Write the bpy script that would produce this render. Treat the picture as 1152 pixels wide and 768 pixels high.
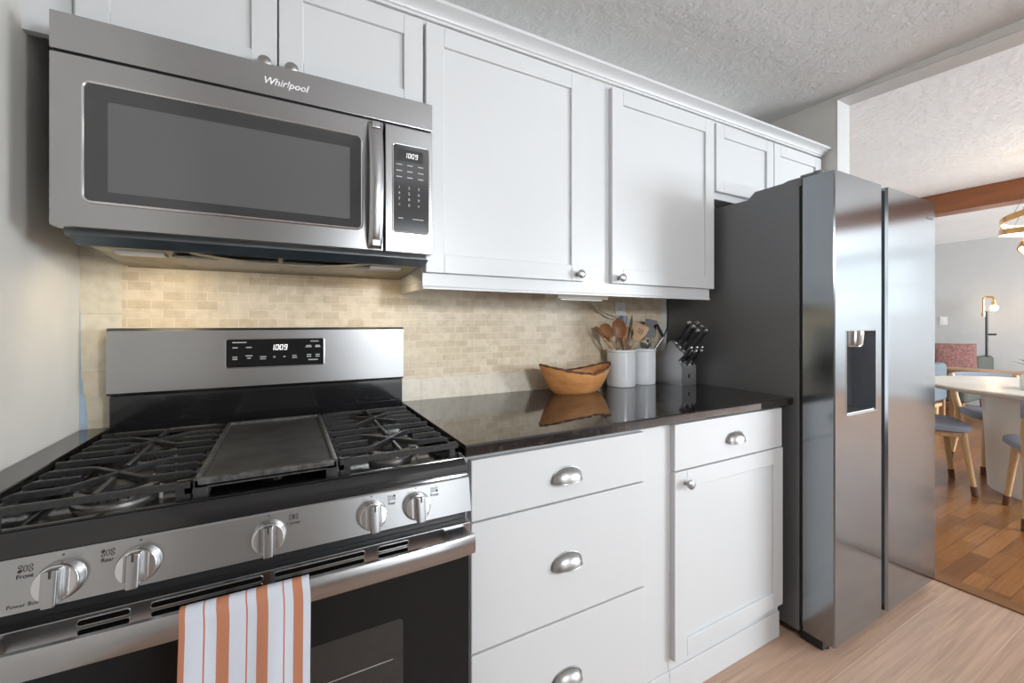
import bpy, bmesh, math, random
from mathutils import Vector, Matrix
random.seed(7)
PI = math.pi
for o in list(bpy.data.objects):
    bpy.data.objects.remove(o)
scn = bpy.context.scene
COL = scn.collection
H = 1.18                      # camera height; all builder z values are relative to it, floor at -H

# ------------------------------------------------------------------ camera, world, lights, exposure
cam_d = bpy.data.cameras.new('camera')
cam_d.sensor_width = 36.0
cam_d.lens = 472.0 / 1152.0 * 36.0
cam_d.shift_y = -20.4 / 1152.0
cam_d.clip_start = 0.02
cam = bpy.data.objects.new('camera', cam_d)
COL.objects.link(cam)
cam.location = (0, 0, H)
cam.rotation_euler = (PI / 2, 0, -math.radians(28.2))
scn.camera = cam

world = bpy.data.worlds.new('world')
scn.world = world
world.use_nodes = True
bg = world.node_tree.nodes['Background']
bg.inputs[0].default_value = (0.86, 0.93, 1.0, 1)
bg.inputs[1].default_value = 1.0

scn.view_settings.view_transform = 'Standard'
scn.view_settings.look = 'None'
scn.view_settings.gamma = 1.0
scn.view_settings.use_curve_mapping = False
scn.view_settings.exposure = 0.0


def area(name, loc, rot, sx, sy, power, col=(1, 1, 1), spread=PI, shape='RECTANGLE'):
    d = bpy.data.lights.new(name, 'AREA')
    d.shape = shape
    d.size = sx
    d.size_y = sy
    d.energy = power
    d.color = col
    d.spread = spread
    o = bpy.data.objects.new(name, d)
    COL.objects.link(o)
    o.location = (loc[0], loc[1], loc[2] + H)
    o.rotation_euler = rot
    return o


# daylight through the tall window behind the camera
area('window_daylight', (1.08, -2.02, 0.06), (PI / 2, 0, 0), 0.86, 1.9, 10, (0.95, 0.98, 1.0))
# added soft light standing in for flash bounced off the ceiling, no fixture
area('ceiling_bounce_fill', (1.25, -0.75, 1.17), (0, 0, 0), 1.1, 0.9, 3.5, (0.95, 0.98, 1.0))
# the photographer's flash, beside and above the camera
area('photo_flash', (0.90, -0.80, 0.45), (PI / 2 - 0.10, 0, 0.15), 0.20, 0.20, 16.5, (0.95, 0.98, 1.0), PI, 'DISK')
# dining room daylight: wide window on the near side, blind-covered window in the far wall
area('dining_daylight', (6.3, -3.06, 0.25), (PI / 2, 0, 0), 3.9, 1.5, 610, (0.85, 0.94, 1.0))
area('living_daylight', (8.83, -2.05, 0.61), (PI / 2, 0, PI / 2), 1.5, 0.92, 8, (0.92, 0.97, 1.0))


# ------------------------------------------------------------------ materials
def new_mat(name):
    m = bpy.data.materials.new(name)
    m.use_nodes = True
    nt = m.node_tree
    return m, nt, nt.nodes, nt.links, nt.nodes['Principled BSDF']


def setp(p, col=None, rough=None, metal=None, spec=None, coat=None, coat_r=None, emit=None, estr=None):
    if col is not None:
        p.inputs['Base Color'].default_value = (*col, 1)
    if rough is not None:
        p.inputs['Roughness'].default_value = rough
    if metal is not None:
        p.inputs['Metallic'].default_value = metal
    if spec is not None:
        p.inputs['Specular IOR Level'].default_value = spec
    if coat is not None:
        p.inputs['Coat Weight'].default_value = coat
    if coat_r is not None:
        p.inputs['Coat Roughness'].default_value = coat_r
    if emit is not None:
        p.inputs['Emission Color'].default_value = (*emit, 1)
        p.inputs['Emission Strength'].default_value = estr


def objcoord(ns, ls, scale=(1, 1, 1), rot=(0, 0, 0)):
    g = ns.new('ShaderNodeNewGeometry')
    mp = ns.new('ShaderNodeMapping')
    mp.inputs['Scale'].default_value = scale
    mp.inputs['Rotation'].default_value = rot
    ls.new(g.outputs['Position'], mp.inputs['Vector'])
    return mp.outputs['Vector']


def noise(ns, ls, vec, scale=5, detail=4, rough=0.55):
    n = ns.new('ShaderNodeTexNoise')
    n.inputs['Scale'].default_value = scale
    n.inputs['Detail'].default_value = detail
    n.inputs['Roughness'].default_value = rough
    ls.new(vec, n.inputs['Vector'])
    return n


def ramp(ns, ls, fac, stops):
    r = ns.new('ShaderNodeValToRGB')
    el = r.color_ramp.elements
    while len(el) < len(stops):
        el.new(0.5)
    for e, (p, c) in zip(el, stops):
        e.position = p
        e.color = (*c, 1)
    ls.new(fac, r.inputs['Fac'])
    return r


def bump(ns, ls, p, height, strength, dist):
    b = ns.new('ShaderNodeBump')
    b.inputs['Strength'].default_value = strength
    b.inputs['Distance'].default_value = dist
    ls.new(height, b.inputs['Height'])
    ls.new(b.outputs['Normal'], p.inputs['Normal'])
    return b


def plain(name, col, rough=0.5, metal=0.0, spec=None, coat=None, var=0.04, nscale=30, bstr=0.0):
    """solid colour with a faint procedural variation in tone and gloss"""
    m, nt, ns, ls, p = new_mat(name)
    setp(p, col, rough, metal, spec, coat)
    v = objcoord(ns, ls)
    n = noise(ns, ls, v, nscale, 3)
    lo = tuple(max(0, c * (1 - var)) for c in col)
    hi = tuple(min(1, c * (1 + var)) for c in col)
    r = ramp(ns, ls, n.outputs['Fac'], [(0.3, lo), (0.7, hi)])
    ls.new(r.outputs['Color'], p.inputs['Base Color'])
    if bstr:
        bump(ns, ls, p, n.outputs['Fac'], bstr, 0.002)
    return m


def steel(name, col=(0.47, 0.475, 0.485), rough=0.25, stretch=(5, 5, 900), aniso=0.5):
    """brushed stainless: streaks that run along one direction"""
    m, nt, ns, ls, p = new_mat(name)
    setp(p, col, rough, 1.0)
    v = objcoord(ns, ls, stretch)
    n = noise(ns, ls, v, 4, 5, 0.6)
    lo = tuple(c * 0.97 for c in col)
    hi = tuple(c * 1.02 for c in col)
    r = ramp(ns, ls, n.outputs['Fac'], [(0.3, lo), (0.7, hi)])
    ls.new(r.outputs['Color'], p.inputs['Base Color'])
    rr = ns.new('ShaderNodeMapRange')
    rr.inputs['To Min'].default_value = rough - 0.03
    rr.inputs['To Max'].default_value = rough + 0.04
    ls.new(n.outputs['Fac'], rr.inputs['Value'])
    ls.new(rr.outputs['Result'], p.inputs['Roughness'])
    bump(ns, ls, p, n.outputs['Fac'], 0.02, 0.0004)
    return m


def plaster(name, col, scale, strength, dist, rough=0.85):
    m, nt, ns, ls, p = new_mat(name)
    setp(p, col, rough, spec=0.25)
    v = objcoord(ns, ls)
    n = noise(ns, ls, v, scale, 5, 0.6)
    n2 = noise(ns, ls, v, scale * 0.22, 3, 0.5)
    r = ramp(ns, ls, n2.outputs['Fac'], [(0.3, tuple(c * 0.975 for c in col)), (0.7, tuple(min(1, c * 1.02) for c in col))])
    ls.new(r.outputs['Color'], p.inputs['Base Color'])
    rp = ramp(ns, ls, n.outputs['Fac'], [(0.42, (0, 0, 0)), (0.62, (1, 1, 1))])
    bump(ns, ls, p, rp.outputs['Color'], strength, dist)
    return m


def wood(name, c_lo, c_hi, axis='x', scale=14, rough=0.4, coat=0.0):
    m, nt, ns, ls, p = new_mat(name)
    setp(p, c_lo, rough, coat=coat)
    st = {'x': (0.12, 1, 1), 'y': (1, 0.12, 1), 'z': (1, 1, 0.12)}[axis]
    v = objcoord(ns, ls, st)
    n = noise(ns, ls, v, scale, 6, 0.65)
    r = ramp(ns, ls, n.outputs['Fac'], [(0.3, c_lo), (0.68, c_hi)])
    ls.new(r.outputs['Color'], p.inputs['Base Color'])
    bump(ns, ls, p, n.outputs['Fac'], 0.06, 0.001)
    return m


def planks(name, length, width, c1, c2, gap_col, grain, rough, coat=0.0, gscale=9, gap=0.0025, shift=(0, 0, 0)):
    """floor boards running along x"""
    m, nt, ns, ls, p = new_mat(name)
    setp(p, c1, rough, coat=coat, coat_r=0.15)
    v = objcoord(ns, ls)
    v.node.inputs['Location'].default_value = shift
    b = ns.new('ShaderNodeTexBrick')
    b.offset = 0.37
    b.inputs['Color1'].default_value = (*c1, 1)
    b.inputs['Color2'].default_value = (*c2, 1)
    b.inputs['Mortar'].default_value = (*gap_col, 1)
    b.inputs['Scale'].default_value = 1.0
    b.inputs['Mortar Size'].default_value = gap
    b.inputs['Mortar Smooth'].default_value = 0.3
    b.inputs['Bias'].default_value = 0.0
    b.inputs['Brick Width'].default_value = length
    b.inputs['Row Height'].default_value = width
    ls.new(v, b.inputs['Vector'])
    # grain, offset per board through the board tint
    mp = ns.new('ShaderNodeMapping')
    mp.inputs['Scale'].default_value = (0.35, 9, 1)
    ad = ns.new('ShaderNodeVectorMath')
    ad.operation = 'MULTIPLY_ADD'
    ad.inputs[1].default_value = (7, 7, 7)
    ls.new(b.outputs['Color'], ad.inputs[0])
    ls.new(v, ad.inputs[2])
    ls.new(ad.outputs['Vector'], mp.inputs['Vector'])
    n = noise(ns, ls, mp.outputs['Vector'], gscale, 6, 0.62)
    n.inputs['Distortion'].default_value = 0.9
    g = ramp(ns, ls, n.outputs['Fac'], [(0.32, (1 - grain,) * 3), (0.66, (1 + grain * 0.4,) * 3)])
    mx = ns.new('ShaderNodeMix')
    mx.data_type = 'RGBA'
    mx.blend_type = 'MULTIPLY'
    mx.inputs['Factor'].default_value = 1.0
    ls.new(b.outputs['Color'], mx.inputs['A'])
    ls.new(g.outputs['Color'], mx.inputs['B'])
    ls.new(mx.outputs['Result'], p.inputs['Base Color'])
    bump(ns, ls, p, n.outputs['Fac'], 0.05, 0.001)
    return m


def bricks(name, bw, bh, c1, c2, mortar, off=0.5, msize=0.0012, shift=(0, 0, 0)):
    """polished travertine tiles on a wall in the xz plane"""
    m, nt, ns, ls, p = new_mat(name)
    setp(p, c1, 0.3, spec=0.45)
    g = ns.new('ShaderNodeNewGeometry')
    sp = ns.new('ShaderNodeSeparateXYZ')
    cb = ns.new('ShaderNodeCombineXYZ')
    ls.new(g.outputs['Position'], sp.inputs[0])
    ls.new(sp.outputs['X'], cb.inputs['X'])
    ls.new(sp.outputs['Z'], cb.inputs['Y'])
    ad = ns.new('ShaderNodeVectorMath')
    ad.operation = 'ADD'
    ad.inputs[1].default_value = shift
    ls.new(cb.outputs[0], ad.inputs[0])
    b = ns.new('ShaderNodeTexBrick')
    b.offset = off
    b.inputs['Color1'].default_value = (*c1, 1)
    b.inputs['Color2'].default_value = (*c2, 1)
    b.inputs['Mortar'].default_value = (*mortar, 1)
    b.inputs['Scale'].default_value = 1.0
    b.inputs['Mortar Size'].default_value = msize
    b.inputs['Mortar Smooth'].default_value = 0.4
    b.inputs['Bias'].default_value = -0.15
    b.inputs['Brick Width'].default_value = bw
    b.inputs['Row Height'].default_value = bh
    ls.new(ad.outputs['Vector'], b.inputs['Vector'])
    n = noise(ns, ls, ad.outputs['Vector'], 34, 5, 0.65)
    r = ramp(ns, ls, n.outputs['Fac'], [(0.28, (0.84, 0.82, 0.79)), (0.55, (1, 1, 1)), (0.8, (1.06, 1.05, 1.04))])
    mx = ns.new('ShaderNodeMix')
    mx.data_type = 'RGBA'
    mx.blend_type = 'MULTIPLY'
    mx.inputs['Factor'].default_value = 1.0
    ls.new(b.outputs['Color'], mx.inputs['A'])
    ls.new(r.outputs['Color'], mx.inputs['B'])
    ls.new(mx.outputs['Result'], p.inputs['Base Color'])
    inv = ns.new('ShaderNodeMath')
    inv.operation = 'SUBTRACT'
    inv.inputs[0].default_value = 1.0
    ls.new(b.outputs['Fac'], inv.inputs[1])
    bump(ns, ls, p, inv.outputs[0], 0.35, 0.0012)
    return m


M = {}
M['cabinet'] = plain('cabinet_paint', (0.625, 0.632, 0.642), 0.34, var=0.008, nscale=3)
M['trim'] = plain('trim_paint', (0.56, 0.56, 0.555), 0.4, var=0.01, nscale=4)
M['wall'] = plaster('wall_paint', (0.68, 0.66, 0.625), 60, 0.06, 0.002)
M['wall_d'] = plaster('dining_wall_paint', (0.50, 0.495, 0.49), 40, 0.05, 0.002)
M['ceil'] = plaster('knockdown_ceiling', (0.70, 0.70, 0.70), 30, 0.35, 0.005)
M['ceil_d'] = plaster('dining_ceiling', (0.84, 0.86, 0.88), 18, 0.3, 0.005)
M['floor'] = planks('oak_planks', 2.3, 0.222, (0.52, 0.34, 0.245), (0.46, 0.29, 0.205), (0.60, 0.42, 0.31), 0.24, 0.42, gscale=6, gap=0.0022, shift=(1.25, 0.164, 0))
M['floor_d'] = planks('parquet_strips', 0.36, 0.072, (0.36, 0.15, 0.045), (0.20, 0.075, 0.022), (0.10, 0.04, 0.015), 0.3, 0.28, 0.3, gscale=8, gap=0.0015)
M['mosaic'] = bricks('travertine_mosaic', 0.0508, 0.0254, (0.75, 0.635, 0.48), (0.61, 0.49, 0.34), (0.76, 0.68, 0.55))
M['tile_row'] = bricks('travertine_tile_row', 0.1524, 0.079, (0.76, 0.70, 0.60), (0.72, 0.64, 0.53), (0.64, 0.57, 0.47), 0.0, 0.0012, (0.03, 0.277 - H, 0))
M['tile_col'] = bricks('travertine_tile_column', 0.30, 0.1524, (0.70, 0.64, 0.52), (0.66, 0.59, 0.47), (0.56, 0.49, 0.39), 0.0, 0.0012, (0.55, -(H + 0.025), 0))
M['steel'] = steel('brushed_steel')
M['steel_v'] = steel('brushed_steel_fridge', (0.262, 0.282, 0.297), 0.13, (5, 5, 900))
M['chrome'] = plain('polished_chrome', (0.75, 0.75, 0.76), 0.12, 1.0, var=0.02)
M['nickel'] = steel('satin_nickel', (0.41, 0.405, 0.395), 0.36, (30, 30, 30))
M['fridge_side'] = plain('grey_fridge_side', (0.145, 0.147, 0.15), 0.42, 0.35, var=0.03, nscale=120, bstr=0.05)
M['block'] = steel('satin_block_steel', (0.62, 0.62, 0.63), 0.42, (4, 4, 400))
M['void'] = plain('slot_black', (0.004, 0.004, 0.004), 0.9, spec=0.05, var=0.1)
M['dark'] = plain('black_plastic', (0.012, 0.012, 0.013), 0.4, var=0.1)
M['enamel'] = plain('black_enamel', (0.010, 0.010, 0.011), 0.12, var=0.1, coat=0.4)
M['glass_k'] = plain('black_oven_glass', (0.012, 0.012, 0.013), 0.09, spec=0.22, var=0.05)
M['mw_glass'] = plain('microwave_smoked_glass', (0.045, 0.045, 0.047), 0.10, spec=0.8, var=0.05)
M['iron'] = plain('cast_iron', (0.036, 0.036, 0.037), 0.38, 0.3, var=0.25, nscale=160, bstr=0.25)
M['worn'] = plain('worn_iron', (0.12, 0.12, 0.12), 0.36, 0.6, var=0.5, nscale=60, bstr=0.15)
M['griddle'] = plain('seasoned_griddle', (0.06, 0.06, 0.061), 0.40, 0.5, var=0.5, nscale=26, bstr=0.1)
M['alu'] = plain('burner_aluminium', (0.32, 0.315, 0.31), 0.42, 1.0, var=0.15, nscale=60)
M['slate'] = plain('slate_blue_steel', (0.075, 0.105, 0.135), 0.3, 0.5, var=0.1)
M['hood'] = plain('greasy_hood_plate', (0.30, 0.27, 0.21), 0.4, 0.6, var=0.25, nscale=18)
M['ink'] = plain('dark_print', (0.03, 0.03, 0.03), 0.6, var=0.05)
M['print'] = plain('pale_print', (0.55, 0.56, 0.57), 0.5, var=0.05)
M['badge'] = plain('silver_lettering', (0.85, 0.85, 0.86), 0.35, var=0.01)
M['white_gloss'] = plain('white_ceramic', (0.84, 0.87, 0.91), 0.16, coat=0.3, var=0.02)
M['plastic_w'] = plain('white_plastic', (0.74, 0.74, 0.72), 0.35, var=0.02)
M['bowl'] = wood('olive_wood', (0.46, 0.18, 0.055), (0.70, 0.33, 0.12), 'x', 26, 0.38, 0.15)
M['bark'] = plain('dark_bark', (0.12, 0.05, 0.022), 0.8, var=0.4, nscale=90, bstr=0.5)
M['spoon'] = wood('spoon_wood', (0.34, 0.16, 0.065), (0.50, 0.27, 0.13), 'z', 50, 0.5)
M['spoon_dk'] = wood('spoon_wood_dark', (0.20, 0.075, 0.025), (0.33, 0.14, 0.05), 'z', 50, 0.45)
M['spoon_lt'] = wood('spoon_wood_light', (0.48, 0.28, 0.15), (0.60, 0.38, 0.22), 'z', 50, 0.5)
M['black_tool'] = plain('black_nylon', (0.03, 0.031, 0.034), 0.4, var=0.1)
M['grey_tool'] = plain('slate_silicone', (0.085, 0.09, 0.105), 0.45, var=0.1)
M['blue_tool'] = plain('blue_silicone', (0.12, 0.14, 0.24), 0.4, var=0.1)
M['cord'] = plain('cream_cord', (0.62, 0.56, 0.46), 0.5, var=0.05)
M['tape'] = plain('blue_painters_tape', (0.36, 0.46, 0.60), 0.7, var=0.1)
M['gold'] = plain('brushed_brass', (0.72, 0.42, 0.16), 0.25, 1.0, var=0.05)
M['beam'] = wood('beam_wood', (0.17, 0.05, 0.014), (0.30, 0.10, 0.028), 'y', 9, 0.4, 0.2)
M['oak'] = wood('pale_oak', (0.50, 0.30, 0.14), (0.62, 0.41, 0.22), 'z', 20, 0.45)
M['chair_fab'] = plain('blue_grey_fabric', (0.25, 0.26, 0.31), 0.9, spec=0.15, var=0.12, nscale=260, bstr=0.2)
M['table_w'] = plain('white_table_lacquer', (0.78, 0.74, 0.67), 0.3, var=0.015, nscale=5)
M['sofa'] = plain('olive_velvet', (0.085, 0.092, 0.075), 0.85, var=0.15, nscale=60, bstr=0.2)
M['arm_fab'] = plain('teal_grey_fabric', (0.13, 0.16, 0.175), 0.9, var=0.1, nscale=200, bstr=0.2)
M['mauve'] = plain('shaggy_mauve_fabric', (0.20, 0.095, 0.085), 0.95, var=0.45, nscale=45, bstr=0.9)
M['pink'] = plain('pink_fabric', (0.62, 0.40, 0.36), 0.9, var=0.08)
M['brown'] = wood('walnut', (0.26, 0.13, 0.06), (0.40, 0.22, 0.11), 'y', 16, 0.45)
M['brown_d'] = wood('threshold_wood', (0.16, 0.065, 0.022), (0.26, 0.11, 0.04), 'y', 14, 0.35)
M['leaf'] = plain('dark_green_leaf', (0.05, 0.08, 0.04), 0.5, var=0.3)


def granite():
    m, nt, ns, ls, p = new_mat('brown_granite')
    setp(p, (0.03, 0.022, 0.018), 0.035, spec=1.0)
    v = objcoord(ns, ls)
    vo = ns.new('ShaderNodeTexVoronoi')
    vo.inputs['Scale'].default_value = 260
    ls.new(v, vo.inputs['Vector'])
    n = noise(ns, ls, v, 120, 5, 0.7)
    r = ramp(ns, ls, n.outputs['Fac'], [(0.35, (0.008, 0.008, 0.010)), (0.52, (0.022, 0.019, 0.019)), (0.62, (0.050, 0.039, 0.035)), (0.74, (0.14, 0.115, 0.10))])
    r2 = ramp(ns, ls, vo.outputs['Distance'], [(0.05, (1.5, 1.35, 1.25)), (0.3, (0.8, 0.8, 0.8))])
    mx = ns.new('ShaderNodeMix')
    mx.data_type = 'RGBA'
    mx.blend_type = 'MULTIPLY'
    mx.inputs['Factor'].default_value = 1.0
    ls.new(r.outputs['Color'], mx.inputs['A'])
    ls.new(r2.outputs['Color'], mx.inputs['B'])
    ls.new(mx.outputs['Result'], p.inputs['Base Color'])
    return m


M['granite'] = granite()


def screen_mesh(name, a, b, sc):
    """fine perforated screen behind the glass"""
    m, nt, ns, ls, p = new_mat(name)
    setp(p, a, 0.16, spec=0.7)
    v = objcoord(ns, ls, (sc, sc, sc))
    ch = ns.new('ShaderNodeTexChecker')
    ch.inputs['Color1'].default_value = (*a, 1)
    ch.inputs['Color2'].default_value = (*b, 1)
    ch.inputs['Scale'].default_value = 1.0
    ls.new(v, ch.inputs['Vector'])
    ls.new(ch.outputs['Color'], p.inputs['Base Color'])
    return m


M['mw_mesh'] = screen_mesh('microwave_screen', (0.135, 0.135, 0.138), (0.09, 0.09, 0.092), 700)
M['oven_mesh'] = screen_mesh('oven_screen', (0.035, 0.035, 0.035), (0.02, 0.02, 0.02), 500)


def glow(name, col, s):
    m, nt, ns, ls, p = new_mat(name)
    setp(p, (0.02, 0.02, 0.02), 0.4, emit=col, estr=s)
    return m


M['digits'] = glow('clock_digits', (1.0, 1.0, 1.0), 1.6)
M['led'] = glow('led_strip', (1.0, 0.78, 0.5), 9.0)
M['bulb'] = glow('warm_bulb', (1.0, 0.72, 0.4), 14.0)


def towel_mat():
    """woven stripes that follow the cloth's own width (UV x in metres)"""
    m, nt, ns, ls, p = new_mat('striped_towel')
    setp(p, (0.7, 0.72, 0.76), 0.95, spec=0.1)
    uv = ns.new('ShaderNodeUVMap')
    sp = ns.new('ShaderNodeSeparateXYZ')
    ls.new(uv.outputs['UV'], sp.inputs[0])
    r = ns.new('ShaderNodeValToRGB')
    r.color_ramp.interpolation = 'CONSTANT'
    W = (0.60, 0.63, 0.70)
    O = (0.48, 0.205, 0.12)
    R = (0.50, 0.17, 0.10)
    st = [(0.0, O), (0.042, W), (0.165, R), (0.178, W), (0.258, O), (0.355, W), (0.478, R), (0.490, W), (0.562, O), (0.652, W),
          (0.772, R), (0.784, W), (0.852, O), (0.935, W)]
    el = r.color_ramp.elements
    while len(el) < len(st):
        el.new(0.5)
    for e, (ps, c) in zip(el, st):
        e.position = ps
        e.color = (*c, 1)
    ls.new(sp.outputs['X'], r.inputs['Fac'])
    ls.new(r.outputs['Color'], p.inputs['Base Color'])
    mp = ns.new('ShaderNodeMapping')
    mp.inputs['Scale'].default_value = (190, 300, 1)
    ls.new(uv.outputs['UV'], mp.inputs['Vector'])
    n = noise(ns, ls, mp.outputs['Vector'], 1.0, 2)
    bump(ns, ls, p, n.outputs['Fac'], 0.5, 0.001)
    return m


M['towel'] = towel_mat()


# ------------------------------------------------------------------ mesh builder
class B:
    def __init__(s):
        s.v, s.f, s.m, s.mi = [], [], [], 0
        s.uv = None

    def add(s, verts, faces):
        o = len(s.v)
        s.v += [tuple(p) for p in verts]
        s.f += [tuple(i + o for i in f) for f in faces]
        s.m += [s.mi] * len(faces)
        return s

    def frombm(s, bm, mat=None):
        bm.verts.index_update()
        vs = [(mat @ v.co) if mat else v.co.copy() for v in bm.verts]
        s.add(vs, [[v.index for v in f.verts] for f in bm.faces])
        bm.free()
        return s

    def box(s, x0, x1, y0, y1, z0, z1, bev=0.0, seg=2, mat=None):
        bm = bmesh.new()
        bmesh.ops.create_cube(bm, size=1)
        sx, sy, sz = abs(x1 - x0), abs(y1 - y0), abs(z1 - z0)
        for v in bm.verts:
            v.co = Vector((v.co.x * sx + (x0 + x1) / 2, v.co.y * sy + (y0 + y1) / 2, v.co.z * sz + (z0 + z1) / 2))
        if bev:
            bev = min(bev, sx * .49, sy * .49, sz * .49)
            bmesh.ops.bevel(bm, geom=bm.edges[:], offset=bev, segments=seg, profile=0.5, affect='EDGES')
        return s.frombm(bm, mat)

    def prism(s, prof, a0, a1, axis='x', mat=None):
        """closed 2D profile swept along an axis; profile is (y,z) for x, (x,z) for y, (x,y) for z"""
        def P(p, a):
            q = {'x': (a, p[0], p[1]), 'y': (p[0], a, p[1]), 'z': (p[0], p[1], a)}[axis]
            return (mat @ Vector(q)) if mat else q
        n = len(prof)
        vs = [P(p, a0) for p in prof] + [P(p, a1) for p in prof]
        fs = [tuple(range(n))[::-1], tuple(range(n, 2 * n))] + [(i, (i + 1) % n, n + (i + 1) % n, n + i) for i in range(n)]
        return s.add(vs, fs)

    def loft(s, rings, closed=True, caps=True):
        n = len(rings[0])
        vs = [p for r in rings for p in r]
        fs = []
        for k in range(len(rings) - 1):
            for i in range(n if closed else n - 1):
                j = (i + 1) % n
                fs.append((k * n + i, k * n + j, (k + 1) * n + j, (k + 1) * n + i))
        if caps and closed:
            fs.append(tuple(range(n))[::-1])
            fs.append(tuple(range((len(rings) - 1) * n, len(rings) * n)))
        return s.add(vs, fs)

    def lathe(s, prof, c, seg=32, sx=1.0, sy=1.0, mat=None):
        """prof: (radius, z) pairs about the vertical axis through c"""
        rings = []
        for r, z in prof:
            ring = []
            for i in range(seg):
                a = 2 * PI * i / seg
                p = Vector((c[0] + r * sx * math.cos(a), c[1] + r * sy * math.sin(a), c[2] + z))
                ring.append(mat @ p if mat else p)
            rings.append(ring)
        return s.loft(rings)

    def axial(s, prof, c, d, seg=24):
        """prof: (radius, distance) pairs along direction d from c"""
        d = Vector(d).normalized()
        q = Vector((0, 0, 1)).rotation_difference(d).to_matrix().to_4x4()
        return s.lathe(prof, (0, 0, 0), seg, mat=Matrix.Translation(Vector(c)) @ q)

    def tube(s, pts, rad, seg=10, flat=1.0, up=None):
        """round (or flattened) tube through points; rad number or list"""
        pts = [Vector(p) for p in pts]
        rings = []
        nrm = None
        for i, p in enumerate(pts):
            t = (pts[min(i + 1, len(pts) - 1)] - pts[max(i - 1, 0)]).normalized()
            if nrm is None:
                ref = Vector(up) if up else (Vector((0, 0, 1)) if abs(t.z) < 0.9 else Vector((1, 0, 0)))
                nrm = ref
            nrm = (nrm - t * nrm.dot(t)).normalized()
            bi = t.cross(nrm)
            r = rad[i] if isinstance(rad, (list, tuple)) else rad
            rings.append([p + nrm * (r * flat * math.sin(2 * PI * k / seg)) + bi * (r * math.cos(2 * PI * k / seg)) for k in range(seg)])
        return s.loft(rings)

    def bar(s, pts, w, h):
        """rectangular bar through points lying at the bar's top"""
        pts = [Vector(p) for p in pts]
        rings = []
        for i, p in enumerate(pts):
            t = (pts[min(i + 1, len(pts) - 1)] - pts[max(i - 1, 0)])
            t.z = 0
            t.normalize()
            b = Vector((-t.y, t.x, 0))
            c = 0.22 * w
            rings.append([p - b * (w / 2) + Vector((0, 0, -h)), p + b * (w / 2) + Vector((0, 0, -h)), p + b * (w / 2) + Vector((0, 0, -c)),
                          p + b * (w / 2 - c), p - b * (w / 2 - c), p - b * (w / 2) + Vector((0, 0, -c))])
        return s.loft(rings)

    def rrect(s, x0, x1, z0, z1, r, y0, y1, seg=6):
        return s.prism(rr_pts(x0, x1, z0, z1, r, seg), y0, y1, 'y')

    def ring_rr(s, x0, x1, z0, z1, r, y, w, seg=6):
        """thin round rim following a rounded rectangle in the xz plane"""
        pts = [Vector((a, y, b)) for a, b in rr_pts(x0, x1, z0, z1, r, seg)]
        n = len(pts)
        rings = []
        for i in range(n):
            t = (pts[(i + 1) % n] - pts[i - 1]).normalized()
            b = t.cross(Vector((0, 1, 0)))
            rings.append([pts[i] + Vector((0, 1, 0)) * (w * math.sin(2 * PI * k / 8)) + b * (w * math.cos(2 * PI * k / 8)) for k in range(8)])
        rings.append(rings[0])
        return s.loft(rings, True, False)

    def pillow(s, c, a, b, t, mat=None, n=14, pinch=0.35):
        """square cushion, half sizes a, b, thickness t, standing in the local xz plane"""
        vs, fs = [], []
        for side in (-1, 1):
            for i in range(n + 1):
                for j in range(n + 1):
                    u, v = -1 + 2 * i / n, -1 + 2 * j / n
                    k = (1 - abs(u) ** 2.6) * (1 - abs(v) ** 2.6)
                    e = 1 - 0.08 * (1 - abs(u * v)) * (abs(u) ** 6 + abs(v) ** 6) * pinch
                    p = Vector((u * a * e, side * t * max(k, 0) ** 0.5, v * b * e))
                    vs.append((mat @ p) + Vector(c) if mat else p + Vector(c))
        m = (n + 1) ** 2
        for i in range(n):
            for j in range(n):
                q = (i * (n + 1) + j, (i + 1) * (n + 1) + j, (i + 1) * (n + 1) + j + 1, i * (n + 1) + j + 1)
                fs.append(q)
                fs.append(tuple(m + k for k in q[::-1]))
        return s.add(vs, fs)


def rr_pts(x0, x1, z0, z1, r, seg=6):
    pts = []
    for cx, cz, a0 in ((x1 - r, z0 + r, -PI / 2), (x1 - r, z1 - r, 0), (x0 + r, z1 - r, PI / 2), (x0 + r, z0 + r, PI)):
        for i in range(seg + 1):
            a = a0 + PI / 2 * i / seg
            pts.append((cx + r * math.cos(a), cz + r * math.sin(a)))
    return pts


ORG = {}


def tag(o, label=None, cat=None, group=None, kind=None):
    if label:
        o['label'] = label
    if cat:
        o['category'] = cat
    if group:
        o['group'] = group
    if kind:
        o['kind'] = kind
    return o


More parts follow.
